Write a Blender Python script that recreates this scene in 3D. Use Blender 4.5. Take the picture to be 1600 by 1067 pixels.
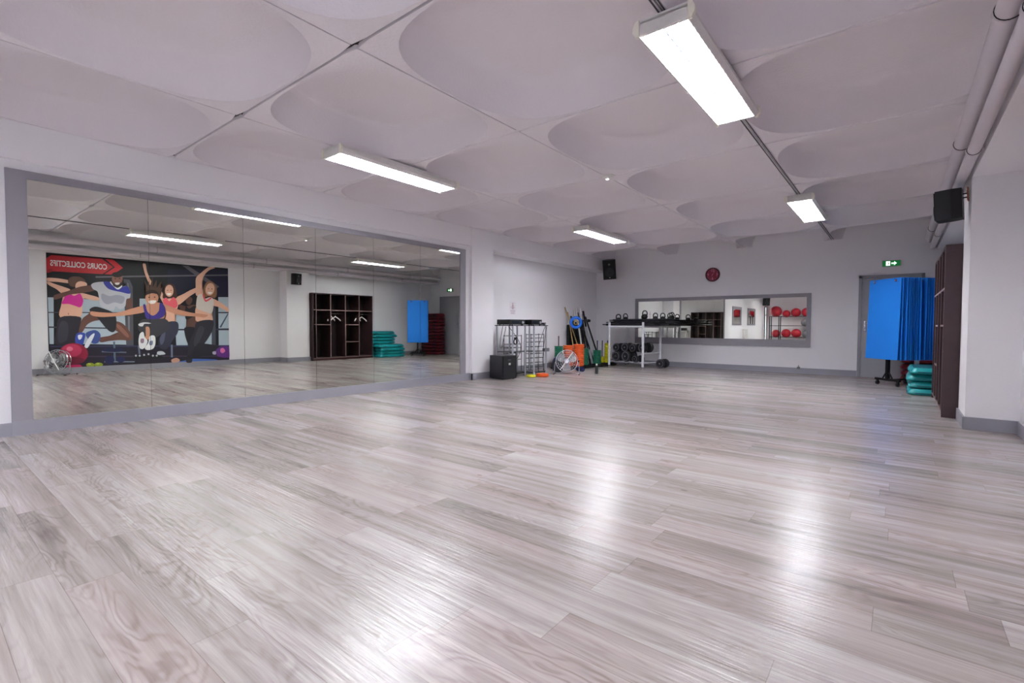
import bpy, bmesh, math, random
from mathutils import Vector, Matrix
random.seed(7)
for o in list(bpy.data.objects): bpy.data.objects.remove(o, do_unlink=True)
S = bpy.context.scene
C = bpy.context.collection
PI = math.pi
R = math.radians

# ---------------------------------------------------------------- camera
def make_camera(loc, yaw, pitch, roll, f_px):
    y, p, r = R(yaw), R(pitch), R(roll)
    fw = Vector((-math.sin(y)*math.cos(p), math.cos(y)*math.cos(p), -math.sin(p)))
    rt = Vector((math.cos(y), math.sin(y), 0)); up = rt.cross(fw)
    rt2 = rt*math.cos(r) + up*math.sin(r); up2 = -rt*math.sin(r) + up*math.cos(r)
    cam = bpy.data.cameras.new('camera'); o = bpy.data.objects.new('camera', cam); C.objects.link(o)
    m = Matrix.Identity(4)
    for i in range(3): m[i][0] = rt2[i]; m[i][1] = up2[i]; m[i][2] = -fw[i]; m[i][3] = loc[i]
    o.matrix_world = m
    cam.sensor_width = 36; cam.lens = f_px/1600*36; cam.clip_start = .05; cam.clip_end = 100
    S.camera = o
make_camera((0, 0, 1.041), 38.385, 1.839, 0.184, 761.155)

# ---------------------------------------------------------------- world, exposure, light strengths
W = bpy.data.worlds.new('world'); S.world = W; W.use_nodes = True
W.node_tree.nodes['Background'].inputs[0].default_value = (.55, .65, .8, 1)
W.node_tree.nodes['Background'].inputs[1].default_value = 1.0
S.view_settings.view_transform = 'Standard'; S.view_settings.look = 'None'
S.view_settings.gamma = 1; S.view_settings.exposure = 2.12; S.view_settings.use_curve_mapping = False
TUBE_STRENGTH = 42.0
WINDOW_STRENGTH = 0.9

# ---------------------------------------------------------------- room numbers (metres)
XM = -6.452      # mirror wall
XB = -6.402      # left beam face
XL = -6.80       # left recess wall
XP = .556        # right pier and beam face
XR = .952        # right wall
YF = 12.485      # far wall
YB = -8.86       # back wall
H = 2.905        # ceiling
ZB = 2.56        # underside of the beams

# ---------------------------------------------------------------- materials
MATS = {}
def lin(c):
    return tuple(((v/255)/12.92 if v/255 <= .04045 else ((v/255+.055)/1.055)**2.4) for v in c)
def mat(name, rgb, rough=.5, metal=0., bump=0., scale=30., var=.06, spec=.5, emit=None, es=0):
    if name in MATS: return MATS[name]
    m = bpy.data.materials.new(name); m.use_nodes = True; nt = m.node_tree; b = nt.nodes['Principled BSDF']
    c = lin(rgb)
    b.inputs['Roughness'].default_value = rough; b.inputs['Metallic'].default_value = metal
    b.inputs['Specular IOR Level'].default_value = spec
    tc = nt.nodes.new('ShaderNodeTexCoord'); n = nt.nodes.new('ShaderNodeTexNoise'); n.inputs['Scale'].default_value = scale
    n.inputs['Detail'].default_value = 3
    nt.links.new(tc.outputs['Object'], n.inputs['Vector'])
    mx = nt.nodes.new('ShaderNodeMix'); mx.data_type = 'RGBA'
    mx.inputs[6].default_value = (*[v*(1-var) for v in c], 1); mx.inputs[7].default_value = (*[min(1, v*(1+var)) for v in c], 1)
    nt.links.new(n.outputs['Fac'], mx.inputs[0]); nt.links.new(mx.outputs[2], b.inputs['Base Color'])
    if bump:
        bp = nt.nodes.new('ShaderNodeBump'); bp.inputs['Strength'].default_value = bump; bp.inputs['Distance'].default_value = .01
        nt.links.new(n.outputs['Fac'], bp.inputs['Height']); nt.links.new(bp.outputs['Normal'], b.inputs['Normal'])
    if emit:
        b.inputs['Emission Color'].default_value = (*lin(emit), 1); b.inputs['Emission Strength'].default_value = es
    MATS[name] = m; return m
def emis(name, rgb, s):
    m = bpy.data.materials.new(name); m.use_nodes = True; nt = m.node_tree; nt.nodes.clear()
    e = nt.nodes.new('ShaderNodeEmission'); e.inputs[0].default_value = (*rgb, 1); e.inputs[1].default_value = s
    o = nt.nodes.new('ShaderNodeOutputMaterial'); nt.links.new(e.outputs[0], o.inputs[0]); return m

def floor_material():
    m = bpy.data.materials.new('oak_planks'); m.use_nodes = True; nt = m.node_tree; N = nt.nodes; b = N['Principled BSDF']
    def node(t, **k):
        n = N.new(t)
        for a, v in k.items(): setattr(n, a, v)
        return n
    def L(a, bb): nt.links.new(a, bb)
    def M(op, a, bv=None, c=None):
        n = node('ShaderNodeMath', operation=op)
        for i, v in enumerate((a, bv, c)):
            if v is None: continue
            if isinstance(v, (int, float)): n.inputs[i].default_value = v
            else: L(v, n.inputs[i])
        return n.outputs[0]
    tc = node('ShaderNodeTexCoord'); sp = node('ShaderNodeSeparateXYZ'); L(tc.outputs['Object'], sp.inputs[0])
    X, Y = sp.outputs[0], sp.outputs[1]
    pw, pl = .185, 1.22
    ry = M('DIVIDE', M('SUBTRACT', Y, .199), pw); row = M('FLOOR', ry); fy = M('FRACT', ry)
    wn = node('ShaderNodeTexWhiteNoise', noise_dimensions='1D'); L(row, wn.inputs['W'])
    rx = M('ADD', M('DIVIDE', X, pl), M('MULTIPLY', wn.outputs['Value'], 7.3)); col = M('FLOOR', rx); fx = M('FRACT', rx)
    cid = node('ShaderNodeCombineXYZ'); L(row, cid.inputs[0]); L(col, cid.inputs[1])
    w2 = node('ShaderNodeTexWhiteNoise', noise_dimensions='2D'); L(cid.outputs[0], w2.inputs['Vector'])
    r1 = w2.outputs['Value']
    sc = node('ShaderNodeSeparateColor'); L(w2.outputs['Color'], sc.inputs[0]); r2 = sc.outputs[0]; r3 = sc.outputs[1]
    # per-plank shifted coordinates
    v = node('ShaderNodeCombineXYZ'); L(M('ADD', M('MULTIPLY', X, .9), M('MULTIPLY', r2, 50)), v.inputs[0])
    L(M('ADD', M('MULTIPLY', Y, 4.2), M('MULTIPLY', r3, 40)), v.inputs[1])
    n1 = node('ShaderNodeTexNoise'); n1.inputs['Scale'].default_value = 1.5; n1.inputs['Detail'].default_value = 3; n1.inputs['Distortion'].default_value = .5
    n1.inputs['Roughness'].default_value = .45
    L(v.outputs[0], n1.inputs['Vector'])
    rings = M('MULTIPLY', M('ADD', M('SINE', M('MULTIPLY', n1.outputs['Fac'], 85)), 1), .5)
    rings = M('POWER', rings, 2.2)
    # rings fade in patches
    n3 = node('ShaderNodeTexNoise'); n3.inputs['Scale'].default_value = 1.1; L(v.outputs[0], n3.inputs['Vector'])
    patch = node('ShaderNodeMapRange'); L(n3.outputs['Fac'], patch.inputs[0]); patch.inputs[1].default_value = .4; patch.inputs[2].default_value = .65
    # fine straight grain
    v2 = node('ShaderNodeCombineXYZ'); L(M('ADD', M('MULTIPLY', X, 2.5), M('MULTIPLY', r2, 30)), v2.inputs[0]); L(M('MULTIPLY', Y, 90), v2.inputs[1])
    n2 = node('ShaderNodeTexNoise'); n2.inputs['Scale'].default_value = 1.0; n2.inputs['Detail'].default_value = 4; L(v2.outputs[0], n2.inputs['Vector'])
    # broad streaks
    v3 = node('ShaderNodeCombineXYZ'); L(M('ADD', M('MULTIPLY', X, .8), M('MULTIPLY', r3, 30)), v3.inputs[0]); L(M('ADD', M('MULTIPLY', Y, 15), M('MULTIPLY', r2, 9)), v3.inputs[1])
    n4 = node('ShaderNodeTexNoise'); n4.inputs['Scale'].default_value = 1.0; n4.inputs['Detail'].default_value = 2; L(v3.outputs[0], n4.inputs['Vector'])
    ramp = node('ShaderNodeValToRGB'); cr = ramp.color_ramp
    t = M('ADD', M('MULTIPLY', r1, .24), M('MULTIPLY', n4.outputs['Fac'], .76))
    L(t, ramp.inputs[0])
    cr.elements[0].position = .15; cr.elements[0].color = (*lin(FLOOR_A), 1)
    cr.elements[1].position = .85; cr.elements[1].color = (*lin(FLOOR_C), 1)
    e = cr.elements.new(.5); e.color = (*lin(FLOOR_B), 1)
    # warm pink tint on some planks
    tint = node('ShaderNodeMix', data_type='RGBA', blend_type='MULTIPLY'); tint.inputs[7].default_value = (1.0, .93, .93, 1)
    L(M('MULTIPLY', M('GREATER_THAN', r3, .55), M('MULTIPLY', n3.outputs['Fac'], 1.2)), tint.inputs[0]); L(ramp.outputs[0], tint.inputs[6])
    dk = node('ShaderNodeMix', data_type='RGBA', blend_type='MULTIPLY'); dk.inputs[7].default_value = (.60, .56, .54, 1)
    amt = M('ADD', M('MULTIPLY', M('MULTIPLY', rings, patch.outputs[0]), .62), M('MULTIPLY', M('SUBTRACT', n2.outputs['Fac'], .40), 1.0))
    L(M('MAXIMUM', amt, 0), dk.inputs[0]); L(tint.outputs[2], dk.inputs[6])
    # knots
    vk = node('ShaderNodeTexVoronoi', feature='F1'); vk.inputs['Scale'].default_value = 1.0
    v5 = node('ShaderNodeCombineXYZ'); L(M('MULTIPLY', X, 1.5), v5.inputs[0]); L(M('MULTIPLY', Y, 3.0), v5.inputs[1]); L(v5.outputs[0], vk.inputs['Vector'])
    kn = M('LESS_THAN', vk.outputs['Distance'], .035)
    k2 = node('ShaderNodeMix', data_type='RGBA', blend_type='MULTIPLY'); k2.inputs[7].default_value = (.55, .48, .45, 1); L(M('MULTIPLY', kn, .8), k2.inputs[0]); L(dk.outputs[2], k2.inputs[6])
    # seams
    ey = M('MINIMUM', fy, M('SUBTRACT', 1, fy)); ex = M('MINIMUM', fx, M('SUBTRACT', 1, fx))
    seam = M('MAXIMUM', M('LESS_THAN', M('MULTIPLY', ey, pw), .0011), M('LESS_THAN', M('MULTIPLY', ex, pl), .0013))
    sm = node('ShaderNodeMix', data_type='RGBA', blend_type='MULTIPLY'); sm.inputs[7].default_value = (.62, .58, .57, 1)
    L(M('MULTIPLY', seam, .8), sm.inputs[0]); L(k2.outputs[2], sm.inputs[6]); L(sm.outputs[2], b.inputs['Base Color'])
    bp = node('ShaderNodeBump'); bp.inputs['Strength'].default_value = .5; bp.inputs['Distance'].default_value = .0036
    v6 = node('ShaderNodeCombineXYZ'); L(M('MULTIPLY', X, 4), v6.inputs[0]); L(M('MULTIPLY', Y, 60), v6.inputs[1])
    n6 = node('ShaderNodeTexNoise'); n6.inputs['Scale'].default_value = 1.0; n6.inputs['Detail'].default_value = 2; L(v6.outputs[0], n6.inputs['Vector'])
    L(n6.outputs['Fac'], bp.inputs['Height'])
    L(bp.outputs['Normal'], b.inputs['Normal'])
    b.inputs['Roughness'].default_value = FLOOR_ROUGH; b.inputs['Specular IOR Level'].default_value = .6
    return m
FLOOR_A, FLOOR_B, FLOOR_C = (118, 108, 104), (172, 163, 160), (206, 199, 199)
FLOOR_ROUGH = .26

# ---------------------------------------------------------------- mesh builder
class B:
    def __init__(s): s.bm = bmesh.new()
    def box(s, x0, x1, y0, y1, z0, z1, bev=0, rot=None, piv=None):
        r = bmesh.ops.create_cube(s.bm, size=1); vs = r['verts']
        bmesh.ops.scale(s.bm, vec=(x1-x0, y1-y0, z1-z0), verts=vs)
        bmesh.ops.translate(s.bm, vec=((x0+x1)/2, (y0+y1)/2, (z0+z1)/2), verts=vs)
        if bev:
            es = list({e for v in vs for e in v.link_edges})
            q = bmesh.ops.bevel(s.bm, geom=es, offset=bev, segments=2, affect='EDGES', profile=.6); vs = list({v for f in q['faces'] for v in f.verts} | {v for v in vs if v.is_valid})
        if rot is not None:
            bmesh.ops.rotate(s.bm, cent=piv or ((x0+x1)/2, (y0+y1)/2, (z0+z1)/2), matrix=rot, verts=vs)
        return s
    def cyl(s, p0, p1, r, r2=None, n=12, cap=True):
        p0, p1 = Vector(p0), Vector(p1); d = p1-p0
        m = Matrix.Translation((p0+p1)/2) @ d.to_track_quat('Z', 'Y').to_matrix().to_4x4()
        bmesh.ops.create_cone(s.bm, cap_ends=cap, segments=n, radius1=r, radius2=r if r2 is None else r2, depth=d.length, matrix=m)
        return s
    def tube(s, pts, r, n=8, closed=False):
        pts = [Vector(p) for p in pts]; rings = []; N = len(pts); prev = None
        for i, p in enumerate(pts):
            if closed: t = pts[(i+1) % N]-pts[i-1]
            else: t = pts[min(i+1, N-1)]-pts[max(i-1, 0)]
            t.normalize()
            if prev is None:
                a = Vector((0, 0, 1)) if abs(t.z) < .9 else Vector((1, 0, 0)); u = t.cross(a).normalized()
            else: u = (prev-t*prev.dot(t)).normalized()
            w = t.cross(u); prev = u
            rings.append([s.bm.verts.new(p+(u*math.cos(2*PI*k/n)+w*math.sin(2*PI*k/n))*r) for k in range(n)])
        M = N if closed else N-1
        for i in range(M):
            a, b = rings[i], rings[(i+1) % N]
            for k in range(n): s.bm.faces.new((a[k], a[(k+1) % n], b[(k+1) % n], b[k]))
        if not closed: s.bm.faces.new(rings[0][::-1]); s.bm.faces.new(rings[-1])
        return s
    def lathe(s, prof, c=(0, 0, 0), axis='Z', n=24, closed=False):
        c = Vector(c); rings = []
        def P(r, h, a):
            x, y = r*math.cos(a), r*math.sin(a)
            return c+{'Z': Vector((x, y, h)), 'Y': Vector((x, h, y)), 'X': Vector((h, x, y))}[axis]
        for r, h in prof:
            rings.append([s.bm.verts.new(P(r, h, 2*PI*k/n)) for k in range(n)] if r > 1e-5 else [s.bm.verts.new(P(0, h, 0))])
        prs = list(zip(rings, rings[1:]))
        if closed: prs.append((rings[-1], rings[0]))
        for a, b in prs:
            for k in range(n):
                k2 = (k+1) % n
                if len(a) == 1 and len(b) == 1: continue
                if len(a) == 1: s.bm.faces.new((a[0], b[k2], b[k]))
                elif len(b) == 1: s.bm.faces.new((a[k], a[k2], b[0]))
                else: s.bm.faces.new((a[k], a[k2], b[k2], b[k]))
        return s
    def torus(s, c, R_, r, axis='Z', n=32, m=8):
        return s.lathe([(R_+r*math.cos(2*PI*i/m), r*math.sin(2*PI*i/m)) for i in range(m)], c, axis, n, closed=True)
    def prism(s, pts, z0, z1, axis='Z'):
        f = {'Z': lambda a, b, h: (a, b, h), 'Y': lambda a, b, h: (a, h, b), 'X': lambda a, b, h: (h, a, b)}[axis]
        lo = [s.bm.verts.new(f(a, b, z0)) for a, b in pts]; hi = [s.bm.verts.new(f(a, b, z1)) for a, b in pts]
        N = len(pts); s.bm.faces.new(lo[::-1]); s.bm.faces.new(hi)
        for i in range(N): s.bm.faces.new((lo[i], lo[(i+1) % N], hi[(i+1) % N], hi[i]))
        return s
    def rot(s, ang, axis='Z', c=(0, 0, 0)):
        bmesh.ops.rotate(s.bm, cent=c, matrix=Matrix.Rotation(ang, 3, axis), verts=s.bm.verts); return s
    def obj(s, name, m, parent=None, loc=None, smooth=False, rz=0, **props):
        bmesh.ops.recalc_face_normals(s.bm, faces=s.bm.faces)
        me = bpy.data.meshes.new(name)
        if loc is not None and parent is None and not rz:
            pass
        s.bm.to_mesh(me); s.bm.free()
        if smooth:
            for p in me.polygons: p.use_smooth = True
            me.set_sharp_from_angle(angle=R(35))
        me.materials.append(m)
        o = bpy.data.objects.new(name, me); C.objects.link(o)
        if parent is not None: o.parent = parent
        if loc is not None: o.location = loc
        if rz: o.rotation_euler.z = rz
        for k, v in props.items(): o[k] = v
        return o
def tag(o, label, cat, group=None, kind=None):
    o['label'] = label; o['category'] = cat
    if group: o['group'] = group
    if kind: o['kind'] = kind
    return o
def thing(name, label, cat, loc, rz=0, group=None, rot=None):
    o = bpy.data.objects.new(name, None); C.objects.link(o); o.location = loc
    o.rotation_euler = rot if rot else (0, 0, rz); o.empty_display_size = .1
    return tag(o, label, cat, group)
def dup(o, parent=None):
    c = o.copy(); C.objects.link(c)
    if parent is not None: c.parent = parent
    for ch in [x for x in bpy.data.objects if x.parent == o]: dup(ch, c)
    return c
def struct(b, name, m, **k):
    o = b.obj(name, m, **k); o['kind'] = 'structure'; return o
def text_mesh(txt, size, ext=.001, bold=0., xs=1.):
    cu = bpy.data.curves.new('text', 'FONT'); cu.body = txt; cu.size = size; cu.align_x = 'CENTER'; cu.align_y = 'CENTER'
    cu.extrude = ext; cu.offset = bold; cu.resolution_u = 3
    o = bpy.data.objects.new('text', cu); C.objects.link(o); bpy.context.view_layer.update()
    me = bpy.data.meshes.new_from_object(o.evaluated_get(bpy.context.evaluated_depsgraph_get()))
    bpy.data.objects.remove(o, do_unlink=True)
    for v in me.vertices: v.co.x *= xs
    return me
def text_obj(name, txt, size, m, parent, loc, rot, **k):
    me = text_mesh(txt, size, **k); me.materials.clear(); me.materials.append(m)
    o = bpy.data.objects.new(name, me); C.objects.link(o)
    if parent is not None: o.parent = parent
    o.location = loc; o.rotation_euler = rot; return o
ORD = ['topmost', 'second from the top', 'third from the top', 'fourth from the top', 'fifth from the top', 'sixth from the top', 'seventh from the top',
       'eighth from the top', 'ninth from the top', 'tenth from the top', 'eleventh from the top', 'twelfth from the top', 'thirteenth from the top']
ORD2 = ['first', 'second', 'third', 'fourth', 'fifth', 'sixth', 'seventh', 'eighth', 'ninth', 'tenth', 'eleventh', 'twelfth', 'thirteenth', 'fourteenth', 'fifteenth', 'sixteenth']

WHITE = mat('wall_paint', (240, 237, 241), .75, bump=.12, scale=60, var=.015, spec=.3)
CEIL = mat('ceiling_concrete', (234, 228, 233), .85, bump=.25, scale=45, var=.02, spec=.2)
GROOVE = mat('joint_shadow', (70, 62, 64), .9)
GREY = mat('grey_paint', (150, 148, 158), .5, var=.02)
FRAME = mat('grey_frame_paint', (146, 142, 150), .5, var=.02)
MIRROR = mat('mirror_glass', (226, 228, 219), .0, 1.0, var=0.0)
BLACK = mat('black_plastic', (20, 20, 23), .45)
BLACKM = mat('black_metal', (24, 24, 27), .35, .6)
RUBBER = mat('black_rubber', (30, 30, 36), .5)
CHROME = mat('chrome', (215, 215, 220), .18, 1.0)
SILVER = mat('silver_paint', (186, 188, 196), .35, .5)
WPLAST = mat('white_plastic', (226, 224, 222), .45)
CREAM = mat('cream_plastic', (240, 236, 222), .5)
TEAL = mat('teal_plastic', (14, 140, 146), .35, bump=.05, scale=200)
TEALD = mat('dark_teal_rubber', (12, 96, 108), .6)
BLUE = mat('blue_foam', (6, 124, 226), .7, bump=.1, scale=120)
RED = mat('red_plastic', (176, 20, 40), .35)
WENGE = mat('dark_wenge_wood', (62, 40, 44), .45, bump=.1, scale=14, var=.2)
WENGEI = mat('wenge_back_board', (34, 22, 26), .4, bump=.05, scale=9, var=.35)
EDGE = mat('brown_edge_band', (128, 104, 104), .5)
WOOD = mat('pale_wood', (176, 144, 92), .55, scale=12, var=.15)
GREEN = mat('green_plastic', (14, 118, 88), .4)
ORANGE = mat('orange_plastic', (238, 98, 34), .4)
YELLOW = mat('yellow_plastic', (224, 218, 30), .4)
NAVY = mat('navy_rubber', (22, 30, 84), .5)
DOORG = mat('door_grey', (158, 156, 164), .5, var=.02)
PIPE = mat('pipe_white_paint', (216, 208, 214), .45, var=.02)
GLASSDAY = emis('daylight_pane', (.82, .9, 1.0), WINDOW_STRENGTH)
TUBE = emis('fluorescent_tube', (.93, .965, 1.0), TUBE_STRENGTH)
LOUVRE = mat('bright_louvre', (150, 158, 178), .3, var=.01)

# ================================================================ SETTING
struct(B().box(-7.2, 1.6, YB-.3, YF+.3, -.1, 0), 'floor', floor_material())

def build_ceiling():
    b = B(); bm = b.bm
    xs = [-6.4145+1.7598*k for k in range(5)]
    ys = [1.944+1.8*k for k in range(-6, 7)]
    n = 64
    for i in range(4):
        for j in range(len(ys)-1):
            gx0 = .006 if i else .0205; gx1 = .006; gy0 = .011; gy1 = .011
            if abs(ys[j]-1.944) < .01: gy0 = .010
            if abs(ys[j+1]-1.944) < .01: gy1 = .010
            if i == 2 and j == 6: gx0 = .008
            if i == 1 and j == 6: gx1 = .008
            x0, x1, y0, y1 = xs[i]+gx0, xs[i+1]-gx1, ys[j]+gy0, ys[j+1]-gy1
            cx, cy = (xs[i]+xs[i+1])/2, (ys[j]+ys[j+1])/2; a, bb = .850, .868; e = 3.0
            def se(t, r):
                c, s_ = math.cos(t), math.sin(t); k = (abs(c)**e+abs(s_)**e)**(-1/e); return (cx+a*r*k*c, cy+bb*r*k*s_)
            def rect(t):
                c, s_ = math.cos(t), math.sin(t); hx, hy = (x1-x0)/2, (y1-y0)/2; k = min(hx/abs(c) if abs(c) > 1e-6 else 9, hy/abs(s_) if abs(s_) > 1e-6 else 9)
                return ((x0+x1)/2+k*c, (y0+y1)/2+k*s_)
            angs = [2*PI*k/n for k in range(n)]
            # make sure corners are hit
            prof = [(1.0, 0), (.992, .04), (.978, .11), (.96, .18), (.938, .24), (.91, .285), (.875, .31), (.83, .324), (.75, .332), (.6, .336), (.4, .338), (.2, .34)]
            rings = []
            top = [bm.verts.new((*rect(t), H+.05)) for t in angs]; rings.append(top)
            rings.append([bm.verts.new((*rect(t), H)) for t in angs])
            for r, h in prof: rings.append([bm.verts.new((*se(t, r), H+h)) for t in angs])
            cen = bm.verts.new((cx, cy, H+.341))
            for p, q in zip(rings, rings[1:]):
                for k in range(n): bm.faces.new((p[k], p[(k+1) % n], q[(k+1) % n], q[k]))
            for k in range(n): bm.faces.new((rings[-1][k], rings[-1][(k+1) % n], cen))
    o = struct(b, 'ceiling', CEIL, smooth=True)
    g = B().box(-7.2, 1.6, YB-.3, YF+.3, H+.40, H+.50)
    for x in xs: g.box(x-.02, x+.02, YB, YF, H+.03, H+.40)
    g.box(-6.5, .7, 1.944-.02, 1.944+.02, H+.03, H+.40)
    struct(g, 'ceiling', GROOVE)
    g = B()
    for y in ys:
        if abs(y-1.944) > .01: g.box(-6.5, .7, y-.014, y+.014, H+.010, H+.04)
    struct(g, 'ceiling', CEIL)
build_ceiling()

T = 3.4
for q in ((-7.2, XM, YB, 6.83, 0, T), (-7.2, -6.392, 6.83, 7.46, 0, T), (-7.2, XL, 7.46, YF, 0, ZB), (-7.2, XB, YB, 6.83, ZB, T), (-7.2, XB, 7.46, YF, ZB, T)):
    struct(B().box(*q), 'wall_left', WHITE)
for q in ((XR, 1.6, YB, 6.79, 0, ZB), (XP, 1.6, 6.79, 7.46, 0, T), (XR, 1.6, 7.46, YF, 0, ZB), (XP, 1.6, YB, 6.79, ZB, T), (XP, 1.6, 7.46, YF, ZB, T)):
    struct(B().box(*q), 'wall_right', WHITE)
struct(B().box(-7.2, 1.6, YF, YF+.25, 0, T), 'wall_far', WHITE)
struct(B().box(-7.2, 1.6, YB-.25, YB, 0, T), 'wall_back', WHITE)

# grey baseboards
BH, BT = .125, .018
struct(B().box(XM, XM+BT, YB, .643, 0, BH).box(XM, XM+BT, 6.694, 6.83, 0, BH).box(-6.45, -6.392+BT, 6.81, 6.83, 0, BH).box(-6.392, -6.392+BT, 6.81, 7.478, 0, BH)
       .box(XL, -6.392+BT, 7.46, 7.478, 0, BH).box(XL, XL+BT, 7.46, YF, 0, BH), 'baseboard_left', GREY)
struct(B().box(XL, -.665, YF-BT, YF, 0, BH).box(.395, XR, YF-BT, YF, 0, BH), 'baseboard_far', GREY)
struct(B().box(XR-BT, XR, YB, 6.79, 0, BH).box(XP-BT, XR, 6.772, 6.79, 0, BH).box(XP-BT, XP, 6.772, 7.478, 0, BH).box(XP, XR, 7.46, 7.478, 0, BH).box(XR-BT, XR, 9.56, YF, 0, BH), 'baseboard_right', GREY)
struct(B().box(XM, XR, YB, YB+BT, 0, BH), 'baseboard_back', GREY)

# door in the far wall
d = bpy.data.objects.new('door_1', None); C.objects.link(d); d.location = (-.135, YF, 0); d['kind'] = 'structure'
B().box(-.525, -.472, -.045, 0, 0, 2.10).box(.472, .525, -.045, 0, 0, 2.10).box(-.525, .525, -.045, 0, 2.047, 2.10).obj('door_frame', GREY, d)
B().box(-.47, .47, -.022, 0, .008, 2.045, bev=.003).obj('door_leaf', DOORG, d)
h = B().box(-.425, -.385, -.030, -.022, .93, 1.16, bev=.003).cyl((-.405, -.03, 1.10), (-.405, -.072, 1.10), .010).cyl((-.412, -.066, 1.10), (-.28, -.066, 1.10), .010).cyl((-.405, -.034, .98), (-.405, -.028, .98), .014)
h.obj('door_handle', CHROME, d, smooth=True)
B().cyl((.47, -.035, .3), (.47, -.035, .4), .008).cyl((.47, -.035, 1.7), (.47, -.035, 1.8), .008).obj('hinge', CHROME, d)

# windows behind the camera; only the first is seen, the rest added for daylight
def window(name, loc, w, hgt, rz, mull=1, bar=None):
    o = bpy.data.objects.new(name, None); C.objects.link(o); o.location = loc; o.rotation_euler.z = rz; o['kind'] = 'structure'
    DARKF = mat('dark_window_frame', (44, 44, 52), .4)
    B().box(-w/2, w/2, 0.004, .014, 0, hgt).obj('window_pane', GLASSDAY, o)
    f = B().box(-w/2-.06, -w/2, 0, .05, -.06, hgt+.06).box(w/2, w/2+.06, 0, .05, -.06, hgt+.06).box(-w/2, w/2, 0, .05, -.06, 0).box(-w/2, w/2, 0, .05, hgt, hgt+.06)
    for k in range(mull): x = -w/2+w*(k+1)/(mull+1); f.box(x-.025, x+.025, 0, .045, 0, hgt)
    if bar: f.box(-w/2, w/2, 0, .045, bar-.03, bar+.03)
    f.obj('window_frame', DARKF, o)
window('window_1', (XM, -8.36, .25), .30, 1.98, -PI/2, 0, 1.5)
window('fill_window_2', (.05, YB, .9), 1.2, 1.3, 0, 1, .9)  # unseen glowing window, added on the back wall to supply daylight
window('fill_window_3', (XR, -.7, .9), 2.4, 1.3, PI/2, 2, .9)  # unseen, added to light the mirror wall and floor from the right
window('fill_window_4', (XR, -4.2, .9), 2.4, 1.3, PI/2, 2, .9)  # second added window out of view, more daylight from the right

# ================================================================ MIRRORS
t = thing('wall_mirror', 'long grey framed wall mirror of six tall panels covering the left wall', 'mirror', (XM, 3.67, 0))
def L2(y): return y-3.67
fr = B().box(0, .030, L2(.643), L2(.785), .132, 2.475).box(0, .030, L2(6.555), L2(6.694), .132, 2.475).box(0, .030, L2(.785), L2(6.555), 2.402, 2.475)
fr.obj('frame', FRAME, t)
B().box(0, .034, L2(.643), L2(6.81), 0, .132).obj('bottom_board', GREY, t)
B().box(0.0005, .010, L2(.785), L2(6.555), .132, 2.402).obj('backing', BLACK, t)
ys = [.785, 1.727, 2.710, 3.673, 4.637, 5.589, 6.555]
for a, b_ in zip(ys, ys[1:]):
    B().box(.010, .016, L2(a)+.0015, L2(b_)-.0015, .133, 2.401).obj('mirror_panel', MIRROR, t)

t = thing('wall_mirror', 'wide low grey framed mirror on the far wall under the clock', 'mirror', (-3.555, YF, .585))
B().box(-2.05, -1.965, -.032, 0, 0, 1.198).box(1.965, 2.05, -.032, 0, 0, 1.198).box(-1.965, 1.965, -.032, 0, 1.115, 1.198).box(-1.965, 1.965, -.032, 0, 0, .165).obj('frame', FRAME, t)
for a, b_ in ((-1.965, -.001), (.001, 1.965)): B().box(a, b_, -.016, -.008, .165, 1.115).obj('mirror_panel', MIRROR, t)

for y0, y1, w in ((-2.5, -.72, 'nearer the camera'), (-5.65, -3.82, 'nearer the back wall')):
    t = thing('wall_mirror', 'small grey framed mirror on the left wall, the one %s' % w, 'mirror', (XM, (y0+y1)/2, 1.11), group='small mirrors seen in the far mirror')
    hw = (y1-y0)/2; B().box(0, .03, -hw, -hw+.2, 0, .94).box(0, .03, hw-.2, hw, 0, .94).box(0, .03, -hw+.2, hw-.2, 0, .08).box(0, .03, -hw+.2, hw-.2, .8, .94).obj('frame', FRAME, t)
    B().box(.008, .014, -hw+.2, hw-.2, .08, .8).obj('mirror_panel', MIRROR, t)
o = B().box(0, .10, -.35, .35, 0, .45, bev=.01).obj('wall_heater', WPLAST, None, loc=(XM, -3.2, .45)); tag(o, 'white convector box on the left wall seen in the far mirror', 'heater')

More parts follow.
